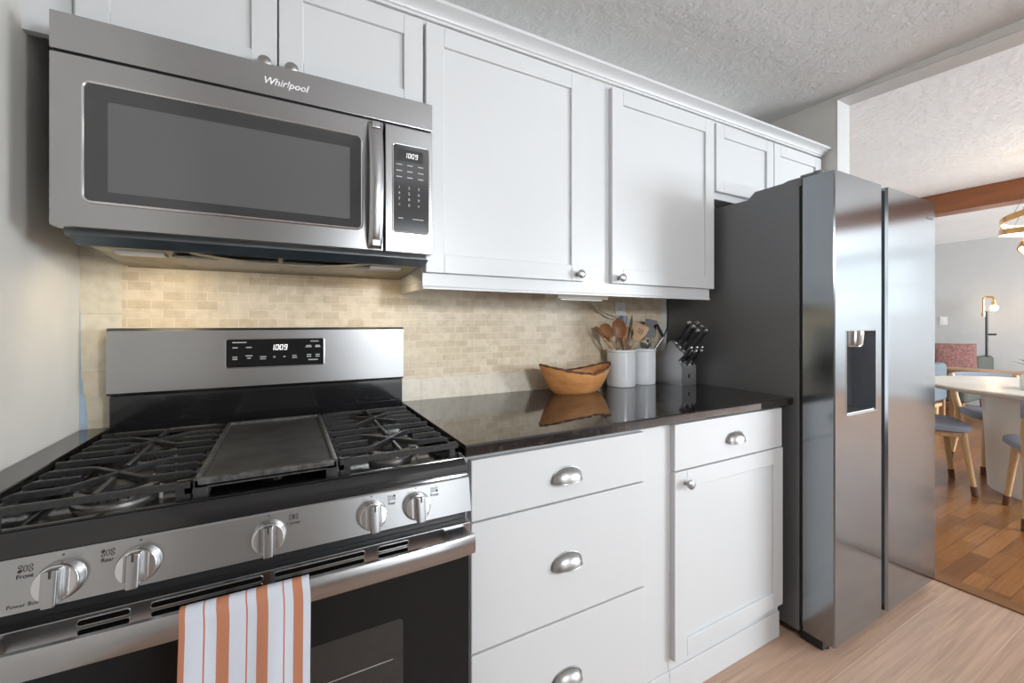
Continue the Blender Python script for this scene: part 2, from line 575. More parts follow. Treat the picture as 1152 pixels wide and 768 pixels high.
def obj(name, b, mats, parent=None, label=None, local=False, smooth=35, org=None):
    """link the builder's shapes as ONE mesh object; world coordinates unless local"""
    if not isinstance(mats, (list, tuple)):
        mats = [mats]
    if local:
        off = Vector((0, 0, 0))
        o_loc = Vector((0, 0, 0))
    else:
        if parent is not None:
            base = ORG[parent.name]
        else:
            xs = [p[0] for p in b.v]; ys = [p[1] for p in b.v]; zs = [p[2] for p in b.v]
            base = Vector(org) if org else Vector(((min(xs) + max(xs)) / 2, (min(ys) + max(ys)) / 2, min(zs) + H))
        off = Vector((0, 0, H)) - base
        o_loc = base if parent is None else Vector((0, 0, 0))
    me = bpy.data.meshes.new(name)
    me.from_pydata([tuple(Vector(p) + off) for p in b.v], [], b.f)
    for m in mats:
        me.materials.append(M[m])
    if len(mats) > 1:
        me.polygons.foreach_set('material_index', b.m)
    if b.uv is not None:
        lay = me.uv_layers.new(name='UVMap')
        for lp in me.loops:
            lay.data[lp.index].uv = b.uv[lp.vertex_index]
    bm = bmesh.new()
    bm.from_mesh(me)
    bmesh.ops.recalc_face_normals(bm, faces=bm.faces[:])
    bm.to_mesh(me)
    bm.free()
    me.polygons.foreach_set('use_smooth', [True] * len(me.polygons))
    me.set_sharp_from_angle(angle=math.radians(smooth))
    me.update()
    o = bpy.data.objects.new(name, me)
    COL.objects.link(o)
    o.location = o_loc
    wn = o.modifiers.new('flat_faces', 'WEIGHTED_NORMAL')
    wn.keep_sharp = True
    wn.weight = 80
    if parent is not None:
        o.parent = parent
        ORG[o.name] = ORG[parent.name]
    else:
        ORG[o.name] = o_loc.copy()
    if label:
        o['label'] = label
    return o


def empty(name, loc, rz=0.0):
    o = bpy.data.objects.new(name, None)
    o.empty_display_size = 0.05
    COL.objects.link(o)
    o.location = (loc[0], loc[1], loc[2] + H)
    o.rotation_euler = (0, 0, rz)
    ORG[o.name] = Vector(o.location)
    return o


def struct(name, b, mats):
    o = obj(name, b, mats, org=(0, 0, 0))
    o['kind'] = 'structure'
    return o


def copy_tree(o, parent=None):
    c = o.copy()
    COL.objects.link(c)
    c.parent = parent
    for ch in [x for x in bpy.data.objects if x.parent == o]:
        copy_tree(ch, c)
    return c


FONT = None


def text_into(b, s, x, z, y, size, shear=0.0, align='LEFT', slope=0.0, bold=0.0):
    """lettering laid on a plane facing the camera side (-y); slope leans it back along the panel"""
    cu = bpy.data.curves.new('lettering', 'FONT')
    cu.body = s
    cu.size = size
    cu.shear = shear
    cu.align_x = align
    cu.offset = bold
    cu.extrude = 0.0003
    cu.resolution_u = 3
    t = bpy.data.objects.new('lettering', cu)
    COL.objects.link(t)
    dg = bpy.context.evaluated_depsgraph_get()
    me = bpy.data.meshes.new_from_object(t.evaluated_get(dg))
    vs = [(x + v.co.x, y - v.co.z + slope * v.co.y, z + v.co.y) for v in me.vertices]
    b.add(vs, [tuple(p.vertices) for p in me.polygons])
    bpy.data.objects.remove(t)
    bpy.data.curves.remove(cu)
    bpy.data.meshes.remove(me)


SEG7 = {'0': 'abcdef', '1': 'bc', '9': 'abcdfg'}


def digit_into(b, ch, x, z, y, w, h, t, lean=0.12):
    segs = {'a': (0, w, h - t, h), 'g': (0, w, h / 2 - t / 2, h / 2 + t / 2), 'd': (0, w, 0, t), 'f': (0, t, h / 2, h), 'b': (w - t, w, h / 2, h),
            'e': (0, t, 0, h / 2), 'c': (w - t, w, 0, h / 2)}
    for k in SEG7[ch]:
        a0, a1, b0, b1 = segs[k]
        g = t * 0.12
        b.add([(x + q + lean * r, y, z + r) for q, r in ((a0 + g, b0 + g), (a1 - g, b0 + g), (a1 - g, b1 - g), (a0 + g, b1 - g))], [(0, 1, 2, 3)])


def clock_into(b, x, z, y, w, h, t, gap):
    for i, ch in enumerate('1009'):
        digit_into(b, ch, x + i * (w + gap), z, y, w, h, t)
    cx = x + 2 * (w + gap) - gap * 0.62
    for q in (0.3, 0.62):
        b.add([(cx + a, y, z + q * h + c) for a, c in ((0, 0), (t, 0), (t, t), (0, t))], [(0, 1, 2, 3)])


# ------------------------------------------------------------------ the setting
XL, XR, YB, YF = -0.475, 2.57, 1.50, -1.95      # kitchen: left wall, wall with the opening, back wall, wall behind the camera
ZF, ZC = -H, 1.205
XD, YD0, YD1 = 8.75, -3.0, 3.3                  # dining / living room

struct('floor', B().box(XL - .1, 2.63, YF - .1, YB + .1, ZF - .06, ZF), 'floor')
struct('floor_dining', B().box(2.63, XD + .1, YD0 - .1, YD1 + .1, ZF - .06, ZF), 'floor_d')
struct('trim_threshold', B().box(2.625, 2.70, YD0, 1.147, ZF, ZF + .006, .002, 1), 'brown_d')
struct('ceiling', B().box(XL - .1, 2.69, YF - .1, YB + .1, ZC, ZC + .08), 'ceil')
struct('ceiling_dining', B().box(2.69, XD + .1, YD0 - .1, YD1 + .1, ZC, ZC + .08), 'ceil_d')
struct('wall_back', B().box(XL - .1, XR, YB, YB + .1, ZF, ZC), 'wall')
struct('wall_left', B().box(XL - .1, XL, YF, YB, ZF, ZC), 'wall')
wr = B()
wr.box(XR, XR + .12, 1.147, YD1, ZF, ZC)
wr.add([(x, y, z) for x in (XR, XR + .12) for y, z in ((1.147, ZC), (1.147, 1.1875), (-1.25, 1.100), (-1.25, ZC))],
       [(0, 1, 2, 3), (7, 6, 5, 4), (0, 4, 5, 1), (1, 5, 6, 2), (2, 6, 7, 3), (3, 7, 4, 0)])
wr.box(XR, XR + .12, YD0, -1.25, ZF, ZC)
struct('wall_right', wr, 'wall')
wf = B()
wf.box(XL - .1, 0.65, YF - .1, YF, ZF, ZC)
wf.box(1.51, XR, YF - .1, YF, ZF, ZC)
wf.box(0.65, 1.51, YF - .1, YF, 1.02, ZC)
wf.box(0.65, 1.51, YF - .1, YF, ZF, -0.90)
struct('wall_front', wf, 'wall')
w1 = B()
for a0, a1, c0, c1 in ((.65, .69, -.90, 1.02), (1.47, 1.51, -.90, 1.02), (.65, 1.51, -.90, -.86), (.65, 1.51, .98, 1.02), (.65, 1.51, .30, .33)):
    w1.box(a0, a1, YF - .07, YF - .02, c0, c1, .004)
struct('window_1', w1, 'trim')
struct('wall_dining_back', B().box(XR + .12, XD + .1, YD1, YD1 + .1, ZF, ZC), 'wall_d')
wx = B()
wx.box(XD, XD + .1, -1.3, YD1, ZF, ZC)
wx.box(XD, XD + .1, YD0, -2.8, ZF, ZC)
wx.box(XD, XD + .1, -2.8, -1.3, 1.07, ZC)
wx.box(XD, XD + .1, -2.8, -1.3, ZF, .15)
struct('wall_dining_far', wx, 'wall_d')
wd = B()
wd.box(XR, 4.35, YD0 - .1, YD0, ZF, ZC)
wd.box(8.25, XD + .1, YD0 - .1, YD0, ZF, ZC)
wd.box(4.35, 8.25, YD0 - .1, YD0, 1.0, ZC)
wd.box(4.35, 8.25, YD0 - .1, YD0, ZF, -.5)
struct('wall_dining_front', wd, 'wall_d')
w2 = B()
for k in range(5):
    x = 4.35 + k * 3.9 / 4
    w2.box(x - .035, x + .035, YD0 - .06, YD0, -.5, 1.0, .004)
for z in (-.5, -.1, .3, .96):
    w2.box(4.35, 8.25, YD0 - .055, YD0 - .01, z, z + .04, .004)
struct('window_2', w2, 'trim')
w3 = B()
for y in (-2.8, -2.05, -1.34):
    w3.box(XD + .01, XD + .05, y, y + .04, .15, 1.07, .004)
for z in (.15, .59, 1.03):
    w3.box(XD + .01, XD + .05, -2.8, -1.3, z, z + .04, .004)
struct('window_3', w3, 'trim')
bl = B()
for k in range(15):
    z = .19 + k * .058
    bl.box(XD - .012, XD + .006, -2.8, -1.3, z, z + .018)
struct('window_blinds', bl, 'trim')

# backsplash: mosaic field, tall border tiles at the left, border row along the counter
bs = B()
bs.mi = 0
bs.box(-.392, 1.642, YB - .008, YB, -.198, .30)
bs.mi = 1
bs.box(-.392, 1.642, YB - .008, YB, -.277, -.198)
bs.mi = 2
bs.box(XL, -.392, YB - .008, YB, -.277, .30)
struct('wall_backsplash', bs, ['mosaic', 'tile_row', 'tile_col'])

# opening to the dining room lined with white boards; the head board sags slightly
struct('trim_1', B().box(XR - .004, XR + .124, 1.1425, 1.147, ZF, 1.183, .001, 1), 'trim')
hd = B()
hd.add([(x, y, z) for x in (XR - .004, XR + .124) for y, z in ((1.147, 1.1875), (1.147, 1.183), (-1.25, 1.0955), (-1.25, 1.100))],
       [(0, 1, 2, 3), (7, 6, 5, 4), (0, 4, 5, 1), (1, 5, 6, 2), (2, 6, 7, 3), (3, 7, 4, 0)])
struct('trim_2', hd, 'trim')
struct('trim_ceiling_beam', B().box(5.35, 5.55, YD0, YD1, 1.025, ZC, .006), 'beam')
struct('baseboard_dining', B().box(XD - .014, XD, YD0, YD1, ZF, ZF + .11, .003), 'trim')

# crown moulding along the upper cabinets with a mitred return to the wall
prof = [(0.0, .895), (.010, .895), (.010, .903), (.015, .905), (.019, .914), (.028, .922), (.040, .927), (.046, .929), (.046, .939), (0.0, .939)]
cr = B()
xe = 2.535
cr.loft([[(-.475, 1.215 - d, z) for d, z in prof], [(xe + d, 1.215 - d, z) for d, z in prof], [(xe + d, YB, z) for d, z in prof]])
struct('trim_crown_moulding', cr, 'cabinet')


# ------------------------------------------------------------------ cabinet hardware and doors
def shaker(x0, x1, z0, z1, y, st=.055, th=.02, rec=.009):
    b = B()
    e = .0015
    b.box(x0, x0 + st, y, y + th, z0, z1, e, 1)
    b.box(x1 - st, x1, y, y + th, z0, z1, e, 1)
    b.box(x0 + st, x1 - st, y, y + th, z0, z0 + st, e, 1)
    b.box(x0 + st, x1 - st, y, y + th, z1 - st, z1, e, 1)
    b.box(x0 + st - .004, x1 - st + .004, y + rec, y + th - .001, z0 + st - .004, z1 - st + .004)
    return b


def knob_b(x, z, y):
    b = B()
    b.axial([(0.0001, 0), (.0085, 0), (.0085, .002), (.0055, .004), (.0055, .013), (.0125, .016), (.015, .020), (.0148, .0245), (.011, .0275), (.006, .0288), (.0001, .029)], (x, y, z), (0, -1, 0), 28)
    return b


def cup_b(x, z, y, a=.0465, hgt=.034, d=.025):
    b = B()
    n, m = 22, 9
    for th in (0.0, .0016):
        rings = []
        for j in range(m + 1):
            v = PI / 2 * j / m
            ring = []
            for i in range(n + 1):
                u = PI * i / n
                ru = math.sin(u) ** 0.8
                ring.append((x - (a - th) * math.cos(u), y - (d - th) * ru * math.sin(v), z + (hgt - th) * ru * math.cos(v) - hgt * .5))
            rings.append(ring)
        b.loft(rings, closed=False, caps=False)
    # rolled lip at the lower edge and the flange against the drawer
    lip = [(x - a * math.cos(PI * i / n), y - d * math.sin(PI * i / n) ** .8, z - hgt * .5) for i in range(n + 1)]
    b.tube(lip, .0016, 8)
    fl = [(x - (a + .002) * math.cos(PI * i / n), y - .0012, z - hgt * .5 + (hgt + .003) * math.sin(PI * i / n) ** .8) for i in range(n + 1)]
    b.tube(fl, .0016, 8)
    return b


YU, YUF = 1.20, 1.22          # upper doors, upper face frame


def carcass(x0, x1, y0, y1, z0, z1):
    return B().box(x0, x1, y0, y1, z0, z1, .002, 1)


def cab_parts(root, doors, y, knobs, knob_label=None):
    for k, (x0, x1, z0, z1, st) in enumerate(doors):
        d = obj('door', shaker(x0, x1, z0, z1, y, st), 'cabinet', root)
        if k < len(knobs) and knobs[k]:
            obj('knob', knob_b(knobs[k][0], knobs[k][1], y), 'nickel', d, 'round satin nickel knob')


c1 = empty('upper_cabinet', (-.06, 1.36, .60))
tag(c1, 'short white two-door wall cabinet directly above the microwave', 'cabinet')
cb = carcass(-.40, .351, YUF, YB, .607, .895)
cb.box(XL, -.40, YUF, YUF + .02, .598, .895)
obj('body', cb, 'cabinet', c1)
cab_parts(c1, [(-.39, -.022, .614, .882, .055), (-.018, .349, .614, .882, .055)], YU, [(-.048, .633), (.010, .633)])

c2 = empty('upper_cabinet', (1.0, 1.36, .15))
tag(c2, 'tall white two-door wall cabinet right of the microwave, above the bowl and crocks', 'cabinet')
obj('body', carcass(.3525, 1.642, YUF, YB, .125, .895), 'cabinet', c2)
cab_parts(c2, [(.358, .937, .150, .882, .056), (1.067, 1.648, .150, .882, .056)], YU, [(.908, .173), (1.100, .170)])
rl = B()
rl.prism([(1.215, .1495), (1.215, .112), (1.211, .108), (1.211, .102), (1.2185, .102), (1.2185, .1495)], .352, 1.634, 'x')
rl.box(.352, .372, 1.2185, YB - .009, .102, .1245)
obj('light_rail', rl, 'cabinet', c2)

c3 = empty('upper_cabinet', (2.1, 1.36, .55))
tag(c3, 'short white two-door wall cabinet above the refrigerator', 'cabinet')
obj('body', carcass(1.6435, 2.535, YUF, YB, .553, .895), 'cabinet', c3)
cab_parts(c3, [(1.662, 2.092, .582, .882, .055), (2.098, 2.527, .582, .882, .055)], YU, [])

# base cabinets
YL, YLF = .905, .925
d1 = empty('base_cabinet', (.66, 1.2, ZF))
tag(d1, 'white three-drawer base cabinet right beside the range', 'cabinet')
bb = B()
bb.box(.357, .930, YLF, YB - .012, ZF, -.306, .001, 1)
bb.box(.930, 1.0495, YLF, YB - .012, ZF, -.306, .001, 1)
bb.box(.357, 1.0495, YLF - .006, YLF, ZF, -1.085, .001, 1)
obj('body', bb, 'cabinet', d1)
for z0, z1 in ((-.4635, -.320), (-.772, -.468), (-1.075, -.777)):
    dr = obj('drawer', B().box(.378, .930, YL, YLF, z0, z1, .0025, 2), 'cabinet', d1)
    obj('cup_pull', cup_b(.648, (z0 + z1) / 2 - (.004 if z0 > -.5 else 0), YL), 'nickel', dr, 'satin nickel cup pull')

d2 = empty('base_cabinet', (1.35, 1.2, ZF))
tag(d2, 'white base cabinet with one drawer over one door, next to the refrigerator', 'cabinet')
bb = B().box(1.0505, 1.638, YLF, YB - .012, ZF, -.306, .001, 1)
bb.box(1.0505, 1.638, YLF - .006, YLF, ZF, -1.085, .001, 1)
obj('body', bb, 'cabinet', d2)
dr = obj('drawer', B().box(1.057, 1.630, YL, YLF, -.4585, -.315, .0025, 2), 'cabinet', d2)
obj('cup_pull', cup_b(1.350, -.386, YL), 'nickel', dr, 'satin nickel cup pull')
do = obj('door', shaker(1.057, 1.636, -1.050, -.463, YL, .056), 'cabinet', d2)
obj('knob', knob_b(1.105, -.500, YL), 'nickel', do, 'round satin nickel knob')

# worktops
ct = B().prism([(.889, -.2785), (.887, -.281), (.887, -.3015), (.890, -.305), (YB - .0, -.305), (YB, -.277), (.892, -.277)], .3575, 1.672, 'x')
tag(obj('countertop', ct, 'granite'), 'polished dark brown granite worktop between the range and the refrigerator', 'countertop')
cl = B().box(XL, -.414, .887, YB, -.305, -.277, .002, 1)
tag(obj('countertop', cl, 'granite'), 'narrow strip of dark granite between the left wall and the range', 'countertop')
fl = B().box(XL + .003, -.416, .925, YB - .012, ZF, -.306, .001, 1)
tag(obj('filler_panel', fl, 'cabinet'), 'narrow white filler panel under the granite strip left of the range', 'panel')

# ------------------------------------------------------------------ microwave
mw = empty('microwave', (-.024, 1.31, .15))
tag(mw, 'stainless steel over-the-range microwave oven under the short wall cabinet', 'microwave')
YM = 1.131
x0, x1 = -.404, .356
obj('body', B().box(x0 + .006, x1 - .006, 1.172, YB - .008, .178, .603, .003, 1), 'fridge_side', mw, 'dark grey metal body')
vs_ = B().box(x0, x1, YM, 1.173, .532, .606, .0025, 2)
vs_.box(x0 + .004, x1 - .004, YM + .008, 1.172, .520, .533)
vs_.m = [0] * (len(vs_.f) - 6) + [1] * 6
strip = obj('vent_strip', vs_, ['steel', 'dark'], mw)
lg = B()
text_into(lg, 'Whirlpool', -.050, .559, YM - .0006, .0225, .28, bold=.0002)
obj('logo', lg, 'badge', strip, 'small silver lettered brand mark')
dr = obj('door', B().box(x0, .2225, YM, 1.168, .190, .527, .003, 2), 'steel', mw)
gl = B().rrect(-.354, .168, .242, .478, .012, YM - .0015, YM + .003)
obj('door_glass', gl, 'mw_glass', dr, 'smoked glass')
obj('window_screen', B().rrect(-.318, .140, .264, .445, .003, YM - .0021, YM), 'mw_mesh', dr, 'darker perforated window')
obj('glass_rim', B().ring_rr(-.355, .169, .241, .479, .013, YM - .001, .0030), 'chrome', dr, 'bright chrome rim')
hb = B()
rings = []
for i in range(25):
    q = i / 24
    z = .194 + q * .326
    s = math.sin(PI * q) ** .55
    yy = YM - .006 - .034 * s
    w = .017
    cx = .2005
    rings.append([(cx - w, yy + .004, z), (cx - w + .003, yy + .0005, z), (cx - .006, yy - .002, z), (cx + .006, yy - .002, z), (cx + w - .003, yy + .0005, z), (cx + w, yy + .004, z), (cx + w, yy + .010, z), (cx - w, yy + .010, z)])
hb.loft(rings)
for z in (.206, .508):
    hb.box(.190, .211, YM - .025, YM + .001, z - .008, z + .008, .002)
obj('handle', hb, 'steel', dr)
cp = obj('control_panel', B().box(.2275, x1, YM, 1.170, .190, .527, .003, 2), 'steel', mw)
obj('keypad', B().rrect(.2485, .344, .246, .478, .006, YM - .0015, YM + .002), 'mw_glass', cp, 'smoked keypad glass')
obj('keypad_rim', B().ring_rr(.2475, .345, .245, .479, .007, YM - .0008, .0020), 'chrome', cp, 'bright chrome rim')
obj('clock_display', B().rrect(.258, .328, .436, .467, .001, YM - .0022, YM), 'dark', cp, 'black clock window')
dg = B()
clock_into(dg, .2775, .4445, YM - .0026, .0068, .0135, .0017, .0028)
obj('clock_digits', dg, 'digits', cp, 'glowing clock figures')
kb = B()
for r in range(3):
    for c in range(3):
        kb.box(.2565 + c * .029, .2715 + c * .029, YM - .0019, YM - .0014, .424 - r * .0165, .4262 - r * .0165)
for r in range(4):
    for c in range(3):
        text_into(kb, '123456789<0>'[r * 3 + c], .264 + c * .0265, .361 - r * .0155, YM - .0016, .0105, align='CENTER')
kb.box(.262, .275, YM - .0019, YM - .0014, .281, .2828)
kb.box(.300, .330, YM - .0019, YM - .0014, .281, .2828)
obj('key_legends', kb, 'print', cp, 'pale key legends')
# base with the hood: slate front lip, pale plate, filters and lamp lenses
hd = B()
hd.prism([(1.150, .178), (1.190, .1625), (1.196, .1625), (1.196, .178)], x0 + .020, x1 - .006, 'x')
obj('vent_lip', hd, 'slate', mw, 'slate blue lip below the door')
hp = B()
hp.prism([(1.196, .178), (1.196, .165), (1.22, .168), (1.47, .155), (1.485, .152), (1.49, .178)], x0 + .028, x1 - .010, 'x')
plate = obj('hood_plate', hp, 'hood', mw, 'dull tan underside plate')
for xx in (-.300, .255):
    ln = B()
    ln.box(xx - .045, xx + .045, 1.262, 1.302, .1590, .1668, .002)
    obj('lamp_lens', ln, 'plastic_w', plate, 'pale lamp lens')
for xx in (-.13, .10):
    ft = B()
    ft.box(xx - .11, xx + .11, 1.25, 1.44, .1555, .163, .003)
    obj('grease_filter', ft, 'alu', plate)
sg = B()
rr_ = []
for i in range(17):
    q = i / 16
    xx = -.20 + q * .40
    zz = .164 - .017 * math.sin(PI * q)
    rr_.append([(xx, 1.205, zz), (xx, 1.245, zz - .001), (xx, 1.245, zz), (xx, 1.205, zz + .001)])
sg.loft(rr_)
obj('sagging_trim', sg, 'hood', plate)
area('hood_lamp_left', (-.300, 1.30, .150), (0.25, 0, 0), .09, .04, .38, (1.0, 0.80, 0.48))
area('hood_lamp_right', (.255, 1.30, .150), (0.25, 0, 0), .09, .04, .22, (1.0, 0.80, 0.48))

# ------------------------------------------------------------------ gas range
rg = empty('gas_range', (-.028, 1.15, ZF))
tag(rg, 'stainless steel and black gas range with five burners, standing left of the drawers', 'stove')
RX0, RX1, RC = -.409, .351, -.028
obj('body', B().box(RX0 + .002, RX1 - .002, .868, YB - .012, ZF + .02, -.335, .002, 1), 'dark', rg, 'black enamelled body')
ck = B()
ck.prism([(.894, -.3035), (.889, -.301), (.880, -.305), (.868, -.314), (.860, -.3335), (.866, -.336), (1.455, -.336), (1.455, -.3035), (1.44, -.3035), (1.432, -.319), (.900, -.319)], RX0, RX1, 'x')
ck.box(RX0, RX0 + .011, .892, 1.445, -.322, -.293, .003)
ck.box(RX1 - .011, RX1, .892, 1.445, -.322, -.293, .003)
ck.box(RX0, RX1, .882, .894, -.304, -.300, .002)
top = obj('cooktop', ck, 'enamel', rg, 'glossy black cooktop')


def burner(x, y, r, oval=1.0):
    b = B()
    b.lathe([(r * 1.16, -.319), (r * 1.14, -.314), (r * 1.04, -.311), (r * 1.06, -.299), (r * 1.0, -.296), (r * .97, -.294), (.0001, -.294)], (x, y, 0), 40, 1, oval)
    o = obj('burner', b, 'alu', rg, 'aluminium burner ring with black cap')
    c = B()
    c.lathe([(r * .93, -.2945), (r * .96, -.290), (r * .88, -.285), (r * .6, -.283), (.0001, -.2825)], (x, y, 0), 40, 1, oval)
    obj('burner_cap', c, 'iron', o, 'black cap')
    e = B()
    e.axial([(.003, 0), (.003, .016), (.0018, .018), (.0018, .026), (.0001, .0265)], (x + r * 1.22, y - r * oval * .75, -.319), (0, 0, 1), 10)
    obj('igniter', e, 'plastic_w', o, 'pale igniter pin')
    e = B()
    for k in range(28):
        a = 2 * PI * k / 28
        p = Vector((x + r * 1.055 * math.cos(a), y + r * oval * 1.055 * math.sin(a), -.305))
        e.box(p.x - .0012, p.x + .0012, p.y - .0012, p.y + .0012, -.309, -.300)
    obj('flame_port', e, 'ink', o, 'dark flame ports')


burner(-.272, 1.024, .056)
burner(-.272, 1.260, .036)
burner(.218, 1.024, .045)
burner(.218, 1.260, .034)
burner(RC, 1.14, .042, 2.2)

GT, GH, GW = -.272, .011, .0080


def grate(x0, x1):
    b = B()
    cx = (x0 + x1) / 2
    y0, y1 = .899, 1.385
    hw = GW / 2
    b.bar([(x0, y0 + hw, GT), (x1, y0 + hw, GT)], GW * 1.15, GH)
    b.bar([(x0, y1 - hw, GT), (x1, y1 - hw, GT)], GW * 1.15, GH)
    # low side rails with feet, the cross bars stand a little higher
    for x in (x0 + hw, x1 - hw):
        b.bar([(x, y0, GT - .010), (x, y1, GT - .010)], GW, .011)
    for x in (x0, x1):
        s = 1 if x == x0 else -1
        b.prism([(y0, -.319), (y0, GT), (y0 + .016, GT), (y0 + .014, -.319)], x, x + s * .020, 'x')
        b.prism([(y1, -.319), (y1, GT), (y1 - .016, GT), (y1 - .014, -.319)], x, x + s * .020, 'x')
        b.prism([(1.134, -.319), (1.134, GT - .012), (1.150, GT - .012), (1.150, -.319)], x, x + s * .010, 'x')
    ym = 1.142
    b.bar([(x0, ym, GT), (x1, ym, GT)], GW, GH)
    for cy in (1.024, 1.260):
        k, d = .058, .056
        b.bar([(x0, cy + d, GT - .006), (x0 + .012, cy + d, GT), (cx - k, cy + d, GT), (cx - k + .012, cy + d - .006, GT), (cx, cy, GT), (cx + k - .012, cy - d + .006, GT), (cx + k, cy - d, GT), (x1 - .012, cy - d, GT), (x1, cy - d, GT - .006)], GW, GH)
        b.bar([(x0, cy - d, GT - .006), (x0 + .012, cy - d, GT), (cx - k, cy - d, GT), (cx - k + .012, cy - d + .006, GT), (cx, cy, GT), (cx + k - .012, cy + d - .006, GT), (cx + k, cy + d, GT), (x1 - .012, cy + d, GT), (x1, cy + d, GT - .006)], GW, GH)
        b.bar([(x0, cy, GT - .006), (x0 + .012, cy, GT), (cx - .052, cy, GT)], GW, GH)
        b.bar([(x1, cy, GT - .006), (x1 - .012, cy, GT), (cx + .052, cy, GT)], GW, GH)
    b.bar([(cx, y1, GT), (cx, 1.295, GT)], GW, GH)
    b.bar([(cx, 1.226, GT), (cx, 1.060, GT)], GW, GH)
    b.bar([(cx, .990, GT), (cx, y0, GT)], GW, GH)
    return b


obj('grate', grate(-.397, -.147), 'iron', rg, 'left cast iron grate')
obj('grate', grate(.093, .343), 'iron', rg, 'right cast iron grate')
gd = B()
gx0, gx1, gy0, gy1 = -.1435, .0895, .899, 1.380
gd.box(gx0, gx1, gy0, gy1, -.287, -.278, .003)
gd.mi = 1
for a in ((gx0, gx0 + .010, gy0, gy1), (gx1 - .010, gx1, gy0, gy1), (gx0, gx1, gy0, gy0 + .012), (gx0, gx1, gy1 - .012, gy1)):
    gd.box(*a, -.288, -.2705, .003)
gd.mi = 0
for x in (gx0, gx1 - .022):
    for y in (gy0, gy1 - .016):
        gd.box(x, x + .022, y, y + .016, -.319, -.28, .002)
obj('griddle', gd, ['griddle', 'worn'], rg, 'flat seasoned cast iron griddle')

# backguard
bgd = B()
bgd.prism([(1.446, -.188), (1.440, -.182), (1.441, -.020), (1.446, -.013), (1.490, -.013), (1.490, -.188)], RX0, RX1, 'x')
bk = obj('backguard', bgd, 'steel', rg, 'stainless back panel')
obj('backguard_base', B().box(RX0 + .004, RX1 - .003, 1.446, 1.489, -.304, -.189, .002, 1), 'enamel', rg, 'black lower back panel')
YG = 1.4405
dp = obj('clock_panel', B().rrect(-.153, .101, -.128, -.048, .005, YG - .0015, YG + .006), 'glass_k', rg, 'black clock and key panel')
dg = B()
clock_into(dg, -.043, -.0795, YG - .0022, .0088, .0165, .0024, .0026)
obj('clock_digits', dg, 'digits', dp, 'glowing clock figures')
obj('panel_rim', B().ring_rr(-.154, .102, -.129, -.047, .006, YG - .0002, .0016), 'chrome', dp, 'thin bright rim')
pl_ = B()


def dash(x, z, w, h=.0024):
    pl_.box(x, x + w, YG - .0020, YG - .0014, z, z + h)


for x, z, w in ((-.138, -.0565, .034), (-.138, -.0715, .013), (-.105, -.0715, .014), (-.138, -.0985, .012), (-.138, -.1045, .012), (-.106, -.0955, .017), (-.102, -.1025, .009),
                (-.070, -.0995, .016), (-.070, -.1055, .015), (.014, -.0985, .012), (.014, -.1045, .013), (.052, -.0695, .014), (.078, -.0695, .012), (.050, -.0735, .017), (.077, -.0735, .015),
                (.064, -.0560, .023), (.054, -.0975, .012), (.054, -.1030, .012), (.078, -.0975, .012), (.078, -.1030, .012), (.058, -.1130, .027)):
    dash(x, z, w)
text_into(pl_, '+', -.037, -.1045, YG - .0016, .013, bold=.0002)
dash(-.010, -.1010, .006)
obj('key_legends', pl_, 'print', dp, 'small white key legends')

# sloped control panel with five knobs
PT, PB = (.857, -.3345), (.844, -.4085)
cpb = B().prism([(PT[0] + .004, PT[1]), (PT[0], PT[1] - .003), (PB[0], PB[1] + .003), (PB[0] + .004, PB[1]), (.885, PB[1]), (.885, PT[1])], RX0, RX1 + .001, 'x')
pan = obj('control_panel', cpb, 'steel', rg)
sl = (PT[0] - PB[0]) / (PT[1] - PB[1])
nd = Vector((0, -1, sl)).normalized()


def panel_y(z):
    return PB[0] + (z - PB[1]) * sl


up = Vector((0, sl, 1)).normalized()
for i, dx in enumerate((-.262, -.174, 0.0, .174, .262)):
    x, z = RC + dx, -.373
    c = Vector((x, panel_y(z), z))
    b = B()
    b.axial([(.0275, 0), (.0275, .004), (.0262, .006), (.0255, .017), (.0245, .0195), (.0225, .0205), (.0001, .0205)], c, nd, 40)
    kn = obj('knob', b, 'chrome', rg, 'round stainless knob')
    g = B()
    rot = Matrix((Vector((1, 0, 0)), -nd, up)).transposed().to_4x4()
    mt = Matrix.Translation(c) @ rot
    g.box(-.0080, .0080, -.039, -.0195, -.0262, .0230, .003, 2, mt)
    g.box(-.0150, -.0115, -.0220, -.0200, -.019, .019, .0006, 1, mt)
    g.box(.0115, .0150, -.0220, -.0200, -.019, .019, .0006, 1, mt)
    obj('grip', g, 'steel', kn, 'raised grip bar')
    q = B()
    q.box(-.0015, .0015, -.0395, -.0375, .0125, .0234, .0004, 1, mt)
    obj('pointer', q, 'ink', kn, 'black pointer mark')
pr = B()
words_ = ['Front', 'Rear', 'Center', 'Rear', 'Front']
act = [(0, 0), (0, 1), (1, 0), (2, 1), (2, 0)]


def on_panel(x, z, w, h):
    pr.add([(x + a, panel_y(z + c) - .0007, z + c) for a, c in ((0, 0), (w, 0), (w, h), (0, h))], [(0, 1, 2, 3)])


def ringlet(x, z, r, filled, tall=1.0):
    n = 14
    o = [(x + r * math.cos(2 * PI * k / n), z + r * tall * math.sin(2 * PI * k / n)) for k in range(n)]
    if filled:
        pr.add([(a, panel_y(c) - .0007, c) for a, c in o], [tuple(range(n))])
    else:
        w = [(x + r * .72 * math.cos(2 * PI * k / n), z + (r * tall - r * .28) * math.sin(2 * PI * k / n)) for k in range(n)]
        pr.add([(a, panel_y(c) - .0007, c) for a, c in o + w], [(k, (k + 1) % n, n + (k + 1) % n, n + k) for k in range(n)])


